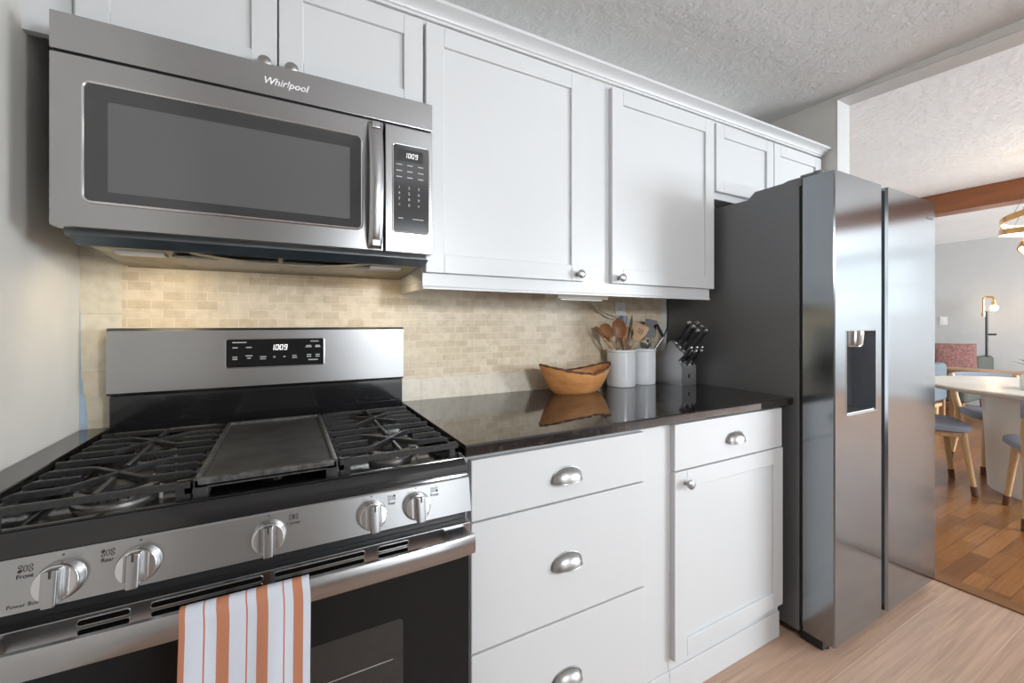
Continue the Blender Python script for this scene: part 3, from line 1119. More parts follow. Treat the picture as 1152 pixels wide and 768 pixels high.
for i, dx in enumerate((-.262, -.174, 0.0, .174, .262)):
    side = -1 if i < 2 else 1
    x = RC + dx + side * .0385
    zc = -.349
    for cxx in (0, 2):
        for rw in (0, 1):
            ringlet(x + (cxx - 1) * .0055, zc - .0028 + rw * .0056, .0022, act[i] == (cxx, rw))
    ringlet(x, zc, .0022, act[i][0] == 1, 2.0)
    text_into(pr, words_[i], x, zc - .0125, panel_y(zc - .0125) - .0006, .0078, align='CENTER', slope=sl)
    ringlet(RC + dx, -.3400, .0012, True)
text_into(pr, 'Power Boil', RC - .262 - .038, -.3985, panel_y(-.3985) - .0006, .0072, align='CENTER', slope=sl)
obj('panel_print', pr, 'ink', pan, 'dark burner symbols and words')

# oven door: vented stainless head, black glass, wide flat handle; drawer below
od = obj('oven_door', B().box(RX0 + .003, RX1 - .003, .8452, .866, -1.00, -.4295, .003, 2), 'glass_k', rg, 'black glass oven door')
hs = B().box(RX0 + .001, RX1 - .001, .8440, .8680, -.4785, -.4293, .0025, 2)
obj('door_head', hs, 'steel', od, 'vented stainless strip')
sb, sr = B(), B()
for a0, a1 in ((-.271, -.212), (-.187, -.037), (-.019, .131), (.156, .215)):
    for zc in (-.4405, -.4540):
        sb.rrect(a0, a1, zc - .0042, zc + .0042, .0041, .8430, .846)
        sr.ring_rr(a0 - .0005, a1 + .0005, zc - .0047, zc + .0047, .0046, .8436, .0010)
obj('vent_slot', sb, 'void', od, 'black vent slots')
obj('slot_rim', sr, 'steel', od, 'pressed slot rims')
obj('oven_window', B().rrect(-.270, .205, -.86, -.590, .008, .8446, .847), 'oven_mesh', od, 'speckled dark window')
rk = B()
for z in (-.665, -.745):
    rk.tube([(-.245, .8444, z), (.185, .8444, z)], .0009, 6)
obj('rack_line', rk, 'alu', od, 'oven rack seen as a thin pale line')
hn = B()
hprof = [(.804, -.4385), (.798, -.4345), (.791, -.4350), (.787, -.441), (.7855, -.452), (.7865, -.466), (.7900, -.4735), (.796, -.4765), (.799, -.472), (.796, -.455), (.797, -.443), (.803, -.4425)]
rings = []
for i in range(21):
    q = -1 + 2 * i / 20
    x = RC + q * .370
    bow = .010 * (1 - q * q) ** .5 - .010
    rings.append([(x, y - bow, z) for y, z in hprof])
hn.loft(rings)
for s in (-1, 1):
    xa, xb = RC + s * .318, RC + s * .362
    hn.add([(xa, .845, -.4335), (xb, .845, -.4335), (xb, .802, -.437), (xa + s * .004, .802, -.437), (xa, .845, -.4600), (xb, .845, -.4600), (xb, .800, -.4600), (xa + s * .004, .800, -.4600)],
           [(0, 1, 2, 3), (4, 5, 6, 7), (0, 1, 5, 4), (1, 2, 6, 5), (2, 3, 7, 6), (3, 0, 4, 7)])
obj('handle', hn, 'steel', od, 'wide flat stainless handle')
obj('storage_drawer', B().box(RX0 + .003, RX1 - .003, .848, .868, -1.15, -1.006, .003, 2), 'steel', rg)

# towel over the handle
tw = B()
nx, W0, W1 = 44, -.142, .0335
path = [(.812, -.60), (.812, -.52), (.812, -.455), (.8105, -.440), (.804, -.4335), (.797, -.4315), (.790, -.4325), (.7835, -.4395), (.7820, -.450), (.7815, -.466), (.780, -.50), (.778, -.56), (.777, -.64), (.776, -.72), (.775, -.80)]
uvs = []
for th in (0, 1):
    for j, (y, z) in enumerate(path):
        for i in range(nx + 1):
            q = i / nx
            hang = max(0.0, (j - 7)) / 7.0
            wob = .0045 * hang * math.sin(q * 9.0 + 1.3 + hang * .8) + .002 * hang * math.sin(q * 21)
            x = W0 + (W1 - W0) * q + .003 * hang * (q - .3) + .001 * math.sin(j * .9)
            n = -1 if j >= 7 else 1
            off = .0011 * (1 if th else -1)
            if 3 <= j <= 6:
                tw.v.append((x, y, z + off))
            else:
                tw.v.append((x, y + n * off * (1 if n < 0 else 1) + n * wob * (1 if n < 0 else 0), z + .0012 * math.sin(q * 26) * hang))
            uvs.append((q, j * .05))
L = len(path)
for th in (0, 1):
    o = th * L * (nx + 1)
    for j in range(L - 1):
        for i in range(nx):
            a = o + j * (nx + 1) + i
            tw.f.append((a, a + 1, a + nx + 2, a + nx + 1))
k2 = L * (nx + 1)
for j in range(L - 1):
    for i in (0, nx):
        a = j * (nx + 1) + i
        tw.f.append((a, a + nx + 1, k2 + a + nx + 1, k2 + a))
for j in (0, L - 1):
    for i in range(nx):
        a = j * (nx + 1) + i
        tw.f.append((a, a + 1, k2 + a + 1, k2 + a))
tw.m = [0] * len(tw.f)
tw.uv = uvs
tag(obj('dish_towel', tw, 'towel', smooth=80), 'white dish towel with orange stripes hanging over the oven door handle', 'towel')

# ------------------------------------------------------------------ refrigerator
fr = empty('refrigerator', (2.115, 1.15, ZF))
tag(fr, 'tall stainless side-by-side refrigerator with a water dispenser and dark grey side', 'refrigerator')
FX0, FX1, FY, FD = 1.682, 2.547, .757, .860
cz = B().box(FX0 + .004, FX1 - .006, FD + .014, 1.485, ZF + .03, .512, .004, 2)
obj('cabinet_shell', cz, 'fridge_side', fr, 'dark grey painted shell')
obj('door_gasket', B().box(FX0 + .012, FX1 - .014, FD - .002, FD + .016, ZF + .05, .505), 'dark', fr, 'dark gap behind the doors')
cov = B()
cov.prism([(1.075, .512), (1.045, .538), (.935, .540), (.915, .545), (.868, .545), (.868, .512)], FX0 + .008, FX0 + .10, 'x')
cov.prism([(1.075, .512), (1.045, .538), (.935, .540), (.915, .545), (.868, .545), (.868, .512)], FX1 - .10, FX1 - .012, 'x')
cov.box(FX0 + .09, FX1 - .09, .868, 1.05, .512, .530, .003)
obj('hinge_cover', cov, 'fridge_side', fr, 'grey top hinge cover')
hg = B()
hg.axial([(.016, 0), (.016, .022), (.0001, .024)], (FX0 + .035, .825, .5355), (0, 0, 1), 20)
hg.box(FX0 + .020, FX0 + .050, .825, .880, .540, .556, .003)
obj('hinge', hg, 'fridge_side', fr)
hg = B()
hg.axial([(.016, 0), (.016, .022), (.0001, .024)], (FX1 - .035, .825, .5355), (0, 0, 1), 20)
hg.box(FX1 - .050, FX1 - .020, .825, .880, .540, .556, .003)
obj('hinge', hg, 'fridge_side', fr)
obj('base_grille', B().box(FX0 + .012, FX1 - .012, .800, .872, ZF + .004, ZF + .040, .003), 'dark', fr, 'black base grille')
for x in (FX0 + .05, FX1 - .05):
    for y in (.815, 1.42):
        ft = B()
        ft.axial([(.018, 0), (.018, .008), (.010, .010), (.010, .035), (.0001, .036)], (x, y, ZF), (0, 0, 1), 16)
        obj('levelling_foot', ft, 'dark', fr)
DZ0, DZ1 = ZF + .045, .5365
# freezer door with the dispenser recess, edges left sharp where the pieces meet
dx0, dx1, dz0, dz1 = 1.762, 1.985, -.331, -.027
fd = B()
XA, XB = FX0, 2.0385
fd.prism([(XA, FY + .004), (XA + .004, FY), (dx0, FY), (dx0, FD), (XA, FD)], DZ0, DZ1, 'z')
fd.prism([(dx1, FY), (XB - .008, FY), (XB, FY + .008), (XB - .004, FD), (dx1, FD)], DZ0, DZ1, 'z')
fd.box(dx0, dx1, FY, FD, DZ0, dz0)
fd.box(dx0, dx1, FY, FD, dz1, DZ1)
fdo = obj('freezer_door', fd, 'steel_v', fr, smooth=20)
rc = B()
rc.add([(dx0, FY + .001, dz0), (dx1, FY + .001, dz0), (dx1, FY + .001, dz1), (dx0, FY + .001, dz1),
        (dx0 + .008, FY + .075, dz0 + .004), (dx1 - .008, FY + .075, dz0 + .004), (dx1 - .008, FY + .075, dz1 - .004), (dx0 + .008, FY + .075, dz1 - .004)],
       [(4, 5, 6, 7), (0, 1, 5, 4), (1, 2, 6, 5), (2, 3, 7, 6), (3, 0, 4, 7)])
obj('dispenser_recess', rc, 'grey_tool', fdo, 'dark grey dispenser recess')
ds = B()
ds.lathe([(.038, -.060), (.042, -.052), (.046, -.012), (.046, -.002), (.0001, -.002)], (1.874, FY + .040, dz1), 32)
ds.box(1.83, 1.918, FY + .045, FY + .074, dz1 - .05, dz1 - .003, .003)
obj('dispenser_head', ds, 'chrome', fdo, 'chrome dispenser spout')
tr = B().box(dx0 + .004, dx1 - .004, FY + .002, FY + .073, dz0 + .001, dz0 + .008, .001)
tr.ring_rr(dx0, dx1, dz0, dz1, .003, FY - .0002, .0016)
obj('drip_tray', tr, 'nickel', fdo, 'metal drip tray and rim')
rd = B()
XC, XE = 2.0815, FX1
rd.prism([(XC, FY + .008), (XC + .008, FY), (XE - .004, FY), (XE, FY + .004), (XE, FD), (XC + .004, FD)], DZ0, DZ1, 'z')
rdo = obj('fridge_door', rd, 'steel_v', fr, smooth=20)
obj('name_plate', B().box(2.455, 2.515, FY - .0008, FY + .001, .455, .464, .0005, 1), 'ink', rdo, 'tiny dark name plate')
obj('handle_channel', B().box(2.034, 2.086, FY + .028, FD + .003, DZ0 + .003, DZ1 - .004), 'grey_tool', fr, 'dark grip channel between the doors')

# ------------------------------------------------------------------ things on the worktop
CT = -.277


def PX(px, py, y):
    """point at depth y on the line of sight measured in the photograph (for laying out the utensils)"""
    r = (px - 576) / 472.0
    u = (363.6 - py) / 472.0
    th = math.radians(28.2)
    d = Vector((math.sin(th) + r * math.cos(th), math.cos(th) - r * math.sin(th), u))
    return d * (y / d.y)


# boat-shaped live-edge bowl
bw = empty('wooden_bowl', (1.033, 1.375, CT))
tag(bw, 'boat-shaped wooden bowl with a dark bark rim on the worktop', 'bowl')
A, Bd = .174, .092


def rim(a):
    c, s = math.cos(a), math.sin(a)
    e = abs(c) ** 1.35 * (1 if c > 0 else -1)
    z = .082 + .034 * abs(c) ** 2.2 - (.006 if c > 0 else 0)
    return Vector((A * e, Bd * s * (abs(s) ** .25), z))


seg = 56
ob = B()
rings = []
levels = [(0.54, 0.0), (.60, .003), (.72, .16), (.84, .42), (.94, .72), (1.0, 1.0)]
for k, h in levels:
    rings.append([(1.033 + rim(2 * PI * i / seg).x * k, 1.375 + rim(2 * PI * i / seg).y * k, CT + rim(2 * PI * i / seg).z * h) for i in range(seg)])
inner = [(.955, .985), (.86, .70), (.72, .40), (.55, .20), (.30, .13), (.02, .125)]
for k, h in inner:
    rings.append([(1.033 + rim(2 * PI * i / seg).x * k, 1.375 + rim(2 * PI * i / seg).y * k, CT + rim(2 * PI * i / seg).z * h) for i in range(seg)])
ob.loft(rings)
obj('bowl_body', ob, 'bowl', bw)
rb = B()
pts = [Vector((1.033, 1.375, CT)) + Vector((rim(2 * PI * i / seg).x * .982, rim(2 * PI * i / seg).y * .975, rim(2 * PI * i / seg).z + .001)) for i in range(seg + 1)]
rb.tube(pts, [.0042 + .0014 * math.sin(i * 2.3) for i in range(seg + 1)], 8)
obj('bark_rim', rb, 'bark', bw, 'dark bark edge')


def crock(c, r, h, label):
    b = B()
    b.lathe([(.0001, 0), (r * .93, 0), (r * .97, .003), (r * .985, .02), (r * .985, h - .012), (r * 1.03, h - .009), (r * 1.03, h - .001), (r * 1.0, h), (r * .93, h - .002), (r * .92, h - .01), (r * .91, .012), (.0001, .010)], (c[0], c[1], CT), 48)
    return tag(obj('utensil_crock', b, 'white_gloss'), label, 'crock')


K1, K2 = (1.309, 1.414), (1.452, 1.426)
crock(K1, .063, .162, 'white ceramic crock full of wooden spoons, beside the bowl')
crock(K2, .058, .162, 'white ceramic crock of dark turners, next to the knife block')


def stem(base, rimp, head, r0, r1, b, flat=1.0):
    base, rimp, head = Vector(base), Vector(rimp), Vector(head)
    pts, rad = [], []
    for i in range(13):
        q = i / 12
        p = base.lerp(rimp, q * 2) if q < .5 else rimp.lerp(head, q * 2 - 1)
        pts.append(p)
        rad.append(r0 + (r1 - r0) * q)
    b.tube(pts, rad, 10, flat)
    return (head - rimp).normalized()


def blade(b, c, t, w, hl, th, face, shape):
    """flat or hollow head: c centre, t long axis, face normal, half width w, half length hl"""
    t = Vector(t).normalized()
    f = Vector(face)
    f = (f - t * f.dot(t)).normalized()
    s = t.cross(f)
    rings = []
    n = 14
    for side in (1,):
        for i in range(n + 1):
            q = -1 + 2 * i / n
            if shape == 'spoon':
                ww = w * math.sqrt(max(0.0, 1 - q * q)) ** .9 + .0012
                dish = .35 * w * (1 - q * q)
            else:
                ww = w * (.42 + .58 * min(1, (q + 1) / 1.1)) if q < .1 else w
                if i == n:
                    ww *= .93
                dish = 0
            ring = []
            m = 12
            for k in range(m):
                a = 2 * PI * k / m
                u = math.cos(a)
                x = ww * u
                dd = dish * (1 - u * u)
                ring.append(c + t * (q * hl) + s * x + f * (th * math.sin(a) * (.5 if shape == 'spoon' else 1) - dd))
            rings.append(ring)
    b.loft(rings)


def cb_(K, dx, dy):
    return Vector((K[0] + dx, K[1] + dy, CT + .016))


FACE = Vector((-.55, -.83, .1))
# spoons and spatulas in the first crock
us = [
    ('wooden_spoon', 'spoon_lt', cb_(K1, .035, -.005), PX(688.5, 392, 1.41), PX(677.8, 379, 1.41), PX(675.4, 373.8, 1.415), .024, .034, (-.95, .1, .25), 'spoon',
     'pale wooden spoon leaning farthest left in the first crock, seen edge-on', 'spoon'),
    ('wooden_spoon', 'spoon', cb_(K1, .025, .0), PX(693.5, 392, 1.395), PX(685, 378, 1.40), PX(682.6, 372.4, 1.405), .026, .038, (-.9, -.35, .25), 'spoon',
     'reddish wooden spoon second from the left in the first crock', 'spoon'),
    ('wooden_spoon', 'spoon_dk', cb_(K1, .0, -.02), PX(701, 392, 1.385), PX(699, 379, 1.39), PX(696.5, 369.6, 1.395), .030, .043, FACE, 'spoon',
     'dark brown wooden spoon with a deep oval bowl, upright in the first crock', 'spoon'),
    ('silicone_spatula', 'blue_tool', cb_(K1, .0, .03), PX(701, 392, 1.43), PX(702, 370, 1.435), PX(701.5, 360.5, 1.44), .017, .022, FACE, 'flat',
     'blue silicone spatula standing behind the dark brown spoon', 'spatula'),
    ('slotted_turner', 'spoon_lt', cb_(K1, -.025, -.01), PX(711, 392, 1.385), PX(714.5, 383, 1.385), PX(719.3, 374.2, 1.385), .031, .042, FACE, 'flat',
     'pale wooden slotted turner leaning right out of the first crock', 'spatula'),
    ('wooden_spoon', 'spoon', cb_(K1, .0, .02), PX(705, 392, 1.42), PX(706.5, 381, 1.42), PX(707.3, 375, 1.42), .018, .032, (-.8, -.6, .1), 'spoon',
     'narrow brown wooden spoon between the dark spoon and the slotted turner', 'spoon'),
]
for nm, mt, base, rimp, neck, hc, w, hl, face, shp, lab, cat in us:
    root = empty(nm, (base.x, base.y, base.z))
    tag(root, lab, cat)
    b = B()
    stem(base, rimp, neck, .0045, .0048, b)
    obj('handle', b, mt if nm != 'silicone_spatula' else 'spoon', root)
    b = B()
    t = (hc - rimp).normalized()
    blade(b, hc, t, w, hl, .0028, face, shp)
    obj('head', b, mt, root)
    if nm == 'slotted_turner':
        f = Vector(face)
        f = (f - t * f.dot(t)).normalized()
        s = t.cross(f)
        b = B()
        for k in (-1, 0, 1):
            c = hc + s * (k * .0085) + t * .006
            b.tube([c + f * .0022 - t * .013, c + f * .0022 + t * .013], .0016, 8)
        obj('slot', b, 'ink', root, 'narrow dark slots')
kn = empty('paring_knife', (K1[0], K1[1], CT + .016))
tag(kn, 'thin black blade with a pale handle standing between the crocks, tip upward', 'knife')
b = B()
stem(cb_(K1, .01, .02), PX(707.5, 392, 1.41), PX(709.0, 374, 1.415), .0045, .0042, b)
obj('handle', b, 'nickel', kn, 'pale metal handle')
b = B()
p0, p1 = PX(709.0, 374.5, 1.415), PX(711.2, 353.5, 1.42)
b.tube([p0, p0.lerp(p1, .2), p0.lerp(p1, .6), p1], [.004, .0065, .0058, .0008], 8, .3, up=FACE)
obj('blade', b, 'black_tool', kn, 'black blade')

# tools in the second crock
tn = empty('turner', (K2[0], K2[1], CT + .016))
tag(tn, 'wide slate grey flat turner standing in the second crock', 'spatula')
b = B()
stem(cb_(K2, -.01, .01), PX(727.5, 392, 1.425), PX(729.0, 382, 1.427), .005, .004, b)
obj('handle', b, 'black_tool', tn)
b = B()
c, t = PX(731.3, 369.5, 1.43), (PX(733.6, 356, 1.432) - PX(728.5, 385, 1.428)).normalized()
f = (FACE - t * FACE.dot(t)).normalized()
s = t.cross(f)
b.loft([[c + t * q * .043 + s * (k * w_) + f * e for k, e in ((-1, .0015), (1, .0015), (1, -.0015), (-1, -.0015))] for q, w_ in ((-1, .021), (-.7, .024), (.9, .028), (1, .027))])
obj('head', b, 'grey_tool', tn)
ld = empty('measuring_scoop', (K2[0], K2[1], CT + .016))
tag(ld, 'grey metal scoop low in the second crock in front of the slate turner', 'scoop')
b = B()
stem(cb_(K2, .0, -.02), PX(727, 393, 1.385), PX(727.5, 389, 1.385), .004, .004, b)
obj('handle', b, 'nickel', ld)
b = B()
c = PX(726.5, 388.2, 1.385)
b.lathe([(.0001, -.014), (.014, -.013), (.0215, -.002), (.0235, .013), (.0220, .013), (.019, 0), (.0001, -.010)], c, 28)
obj('bowl', b, 'nickel', ld)
wk = empty('tongs', (K2[0], K2[1], CT + .016))
tag(wk, 'slim silver tongs upright at the right of the second crock', 'tongs')
b = B()
for e in (-.006, .006):
    p = PX(734.2, 379, 1.40)
    b.tube([cb_(K2, .012, -.015), PX(733.6, 392, 1.40) + Vector((e * .6, 0, 0)), p + Vector((e, 0, 0))], [.002, .003, .0026], 8)
obj('arm', b, 'chrome', wk)
fk = empty('spaghetti_server', (K2[0], K2[1], CT + .016))
tag(fk, 'black pronged server leaning right out of the second crock toward the refrigerator', 'server')
b = B()
stem(cb_(K2, -.02, .0), PX(736.8, 392, 1.41), PX(746.3, 379, 1.40), .0042, .004, b)
obj('handle', b, 'nickel', fk, 'grey metal handle')
b = B()
h0 = PX(746.3, 379, 1.40)
b.tube([h0, PX(742.5, 372.5, 1.40), PX(738.7, 364.5, 1.40)], [.006, .008, .007], 8, .45, up=FACE)
b.tube([h0, PX(749.5, 371.5, 1.40), PX(752.6, 362.8, 1.40)], [.0045, .0032, .0012], 8)
obj('prongs', b, 'black_tool', fk, 'black prongs')

# knife block: stepped stainless block with two banks of handles
kbk = empty('knife_block', (1.593, 1.36, CT))
tag(kbk, 'stepped stainless knife block on the worktop beside the refrigerator', 'knife block')
prof = [(1.287, CT), (1.287, -.196), (1.307, -.166), (1.276, -.140), (1.350, -.078), (1.440, -.185), (1.440, CT)]
obj('block', B().prism(prof, 1.547, 1.641, 'x'), 'block', kbk)
obj('badge', B().box(1.588, 1.600, 1.2862, 1.288, -.245, -.228, .0005, 1), 'ink', kbk, 'small dark maker badge')
nk = Vector((0, -.627, .779))


def knife(x, y, z, L, r, label):
    root = empty('kitchen_knife', (x, y, z))
    tag(root, label, 'knife', 'black-handled knives in the block')
    c = Vector((x, y, z))
    b = B()
    b.tube([c, c + nk * (L * .12), c + nk * (L * .5), c + nk * (L * .88)], [r * .8, r, r * 1.05, r * .95], 10, .72)
    obj('handle', b, 'black_tool', root)
    b = B()
    b.axial([(r * .95, 0), (r * 1.1, .003), (r * 1.2, .008), (r * 1.0, .013), (r * .5, .016), (.0001, .0165)], c + nk * (L * .87), nk, 16)
    obj('end_cap', b, 'chrome', root, 'bright steel end cap')
    b = B()
    b.axial([(r * 1.0, 0), (r * 1.05, .006), (.0001, .007)], c - nk * .002, nk, 12)
    obj('bolster', b, 'chrome', root, 'bright steel collar')


for k, (y, z) in enumerate(((1.338, -.085), (1.316, -.1025), (1.294, -.120))):
    for x, side in ((1.572, 'left'), (1.627, 'right')):
        row = ('topmost', 'middle', 'lowest')[k]
        knife(x, y, z, .124, .0100, f'large black-handled knife, {row} in the {side} column of the block\'s upper step')
for k, (y, z, xs) in enumerate(((1.301, -.172, (1.562, 1.598, 1.632)), (1.292, -.1865, (1.580, 1.616)))):
    nmz = (('left', 'middle', 'right') if k == 0 else ('left', 'right'))
    for x, nmx in zip(xs, nmz):
        knife(x, y, z, .086, .0068, f'small steak knife, {nmx} one in the {("back", "front")[k]} row of the block\'s lower step')

# outlet, its cord and the light under the cabinet
ot = empty('outlet_plate', (1.372, YB - .008, -.01))
tag(ot, 'white electrical outlet plate on the tile backsplash above the crocks', 'outlet')
obj('plate', B().box(1.342, 1.404, YB - .014, YB - .008, .000, .098, .002), 'plastic_w', ot)
oc = B()
for z in (.066, .022):
    oc.box(1.356, 1.390, YB - .0158, YB - .013, z - .012, z + .014, .003)
obj('receptacle', oc, 'plastic_w', ot)
sl_ = B()
for z in (.068, .024):
    sl_.box(1.365, 1.367, YB - .0162, YB - .0155, z - .005, z + .005)
    sl_.box(1.378, 1.380, YB - .0162, YB - .0155, z - .005, z + .005)
obj('slot', sl_, 'ink', ot, 'dark contact slots')
ul = empty('under_cabinet_light', (.98, 1.30, .10))
tag(ul, 'slim cream light bar fixed under the tall wall cabinet', 'light')
b = B()
b.prism([(1.255, .1245), (1.262, .092), (1.30, .088), (1.345, .092), (1.352, .1245)], .865, 1.10, 'x')
obj('housing', b, 'cord', ul)
b = B().box(.885, 1.08, 1.272, 1.335, .0865, .0905, .001)
obj('diffuser', b, 'plastic_w', ul)
cd = B()
for dz in (0, -.03):
    pts = [Vector((1.08, 1.35, .115)), PX(664, 336, 1.40), PX(669, 344.5 + dz * 60, 1.45), PX(675.5, 352 + dz * 90, 1.480), PX(684, 357.5 + dz * 140, 1.484), PX(691, 359.5 + dz * 150, 1.484), Vector((1.372, 1.483, .022 - dz * .4))]
    sm = []
    for i in range(len(pts) - 1):
        for q in range(5):
            sm.append(Vector(pts[i]).lerp(Vector(pts[i + 1]), q / 5))
    sm.append(Vector(pts[-1]))
    for _ in range(3):
        sm = [sm[0]] + [(sm[i - 1] + sm[i] * 2 + sm[i + 1]) / 4 for i in range(1, len(sm) - 1)] + [sm[-1]]
    cd.tube(sm, .0032, 8)
tag(obj('power_cord', cd, 'cord'), 'thin cream cord drooping from under the cabinet to the outlet', 'cord')
tp = B()
tp.prism([(XL + .0005, CT + .001), (XL + .0005, -.150), (XL + .003, -.142), (XL + .006, -.148), (XL + .007, -.180), (XL + .012, -.20), (XL + .014, -.235), (XL + .015, CT + .001)], YB - .0092, YB - .0082, 'y')
tp.prism([(XL + .0005, -.150), (XL + .0005, .045), (XL + .0012, .03), (XL + .002, -.05), (XL + .0035, -.145)], YB - .0092, YB - .0082, 'y')
tag(obj('masking_tape', tp, 'tape'), 'torn strip of blue masking tape in the tiled corner left of the range', 'tape')

# ------------------------------------------------------------------ dining and living room beyond the opening
tb = empty('dining_table', (4.61, .76, ZF))
tag(tb, 'round white pedestal dining table in the room beyond the opening', 'table')
b = B()
TZ = -.437
b.lathe([(.0001, -.045), (.56, -.045), (.63, -.036), (.655, -.018), (.66, -.006), (.652, 0), (.0001, 0)], (4.61, .76, TZ), 72)
obj('tabletop', b, 'table_w', tb)
b = B()
b.lathe([(.0001, 0), (.312, 0), (.316, .01), (.318, .06), (.322, .12), (.330, .35), (.345, .60), (.352, H + TZ - .045), (.0001, H + TZ - .045)], (4.61, .76, ZF), 56)
obj('pedestal', b, 'table_w', tb)


def chair(loc, rz, label):
    root = empty('dining_chair', (loc[0], loc[1], ZF), rz)
    tag(root, label, 'chair', 'dining chairs around the white table')
    b = B()
    n = 26
    rings = []
    for z, k in ((.425, .93), (.432, .99), (.448, 1.0), (.463, .985), (.472, .93), (.475, .80), (.476, .3)):
        ring = []
        for i in range(n):
            a = 2 * PI * i / n
            c, s = math.cos(a), math.sin(a)
            x = .235 * math.copysign(abs(c) ** .55, c)
            y = .215 * math.copysign(abs(s) ** .55, s)
            x *= 1 + .10 * y / .215
            ring.append((x * k, y * k, z))
        rings.append(ring)
    b.loft(rings)
    obj('seat', b, 'chair_fab', root, local=True)
    b = B().box(-.19, .19, -.17, .17, .385, .427, .01)
    obj('seat_frame', b, 'oak', root, local=True)
    for sx in (-1, 1):
        b = B().tube([(sx * .172, .155, .425), (sx * .190, .178, .22), (sx * .205, .198, .06)], [.021, .018, .0145], 12)
        lg_ = obj('leg', b, 'oak', root, 'front leg', local=True)
        b = B().tube([(sx * .2045, .197, .066), (sx * .209, .204, .0)], [.0185, .0175], 12)
        obj('foot_cap', b, 'bark', lg_, 'dark foot cap', local=True)
        b = B().tube([(sx * .20, -.262, .745), (sx * .203, -.252, .68), (sx * .200, -.215, .55), (sx * .185, -.185, .43), (sx * .192, -.205, .25), (sx * .205, -.245, .06)], [.015, .019, .024, .026, .019, .0145], 12)
        lg_ = obj('leg', b, 'oak', root, 'rear leg rising to carry the backrest', local=True)
        b = B().tube([(sx * .2047, -.244, .066), (sx * .209, -.252, .0)], [.0185, .0175], 12)
        obj('foot_cap', b, 'bark', lg_, 'dark foot cap', local=True)
    b = B()
    rings = []
    for i in range(15):
        q = -1 + 2 * i / 14
        x = q * .225
        y = -.252 - .035 * (1 - q * q)
        ring = []
        for k in range(12):
            a = 2 * PI * k / 12
            ring.append((x, y + .017 * math.cos(a) - .10 * (.075 * math.sin(a)), .690 + .070 * math.sin(a) * (1 - .25 * abs(q) ** 4)))
        rings.append(ring)
    b.loft(rings)
    obj('backrest', b, 'chair_fab', root, local=True)
    return root


chair((4.21, 1.31), math.radians(-149.3), 'blue-grey padded oak chair closest to the refrigerator edge, seat showing left of the pedestal')
chair((5.05, 1.10), math.radians(127.7), 'blue-grey padded oak chair on the far side of the table, low back above the tabletop')
chair((4.0, .617), math.radians(-68.9), 'blue-grey padded oak chair at the picture\'s right edge, in front of the pedestal')

pb = empty('planter', (4.34, .78, TZ))
tag(pb, 'small white box planter on the dining table', 'planter')
b = B()
b.box(4.26, 4.42, .70, .86, TZ, TZ + .10, .012)
obj('pot', b, 'plastic_w', pb)
b = B()
for k in range(9):
    a = k * 2.4
    p0 = Vector((4.34 + .04 * math.cos(a), .77 + .03 * math.sin(a), TZ + .095))
    p1 = p0 + Vector((.05 * math.cos(a), .05 * math.sin(a), .07 + .02 * (k % 3)))
    p2 = p1 + Vector((.05 * math.cos(a), .06 * math.sin(a), .02))
    b.tube([p0, p1, p2], [.003, .010, .001], 6, .25)
obj('leaves', b, 'leaf', pb, 'dark green leaves')

# pendant of three tilted gold rings with a lit inner strip
ch = empty('ring_chandelier', (4.61, .76, ZC))
tag(ch, 'gold ring chandelier with glowing strips hanging over the dining table', 'chandelier')
can = B().lathe([(.07, 0), (.07, -.025), (.0001, -.025)], (4.61, .76, ZC), 28)
obj('ceiling_rose', can, 'gold', ch)
for cz_, R, tx, ty in ((.735, .25, -.10, .10), (.635, .255, .08, -.04), (.505, .17, .20, .26)):
    rot = Matrix.Translation((4.61, .76, cz_)) @ Matrix.Rotation(tx, 4, 'X') @ Matrix.Rotation(ty, 4, 'Y')
    n = 64
    b = B()
    rings = []
    for i in range(n + 1):
        a = 2 * PI * i / n
        d = Vector((math.cos(a), math.sin(a), 0))
        rings.append([rot @ (d * (R + p) + Vector((0, 0, q))) for p, q in ((0, -.02), (.008, -.02), (.008, .02), (0, .02))])
    b.loft(rings, True, False)
    rg_ = obj('ring', b, 'gold', ch)
    b = B()
    rings = []
    for i in range(n + 1):
        a = 2 * PI * i / n
        d = Vector((math.cos(a), math.sin(a), 0))
        rings.append([rot @ (d * (R + p) + Vector((0, 0, q))) for p, q in ((-.004, -.016), (-.001, -.016), (-.001, .016), (-.004, .016))])
    b.loft(rings, True, False)
    obj('light_strip', b, 'led', rg_, 'glowing warm strip')
    b = B()
    for k in range(3):
        a = k * 2 * PI / 3 + .4
        b.tube([rot @ Vector((R * math.cos(a), R * math.sin(a), .018)), (4.61 + .03 * math.cos(a), .76 + .03 * math.sin(a), ZC - .02)], .0012, 6)
    obj('cable', b, 'dark', ch, 'thin dark hanging cable')

# armchair, sofa with cushions, console, floor lamp, switch plate
sf = empty('sofa', (8.1, 2.75, ZF))
tag(sf, 'dark olive sofa against the far wall, its arm beside the floor lamp', 'sofa')
b = B().box(7.70, 8.66, 1.99, 3.2, ZF + .14, ZF + .44, .05, 4)
obj('seat', b, 'sofa', sf)
b = B()
b.box(8.15, 8.70, 1.975, 2.085, ZF + .40, ZF + .735, .05, 5)
obj('armrest', b, 'sofa', sf)
b = B().box(8.46, 8.70, 2.09, 3.2, ZF + .40, ZF + .72, .06, 5)
obj('backrest', b, 'sofa', sf)
for x in (7.80, 8.55):
    b = B().axial([(.02, 0), (.028, .15), (.0001, .15)], (x, 2.06, ZF), (0, 0, 1), 12)
    obj('leg', b, 'brown', sf)
b = B().pillow((8.02, 2.20, ZF + .685), .225, .225, .085, Matrix.Rotation(math.radians(-62), 4, 'Z') @ Matrix.Rotation(-.15, 4, 'X'), 18)
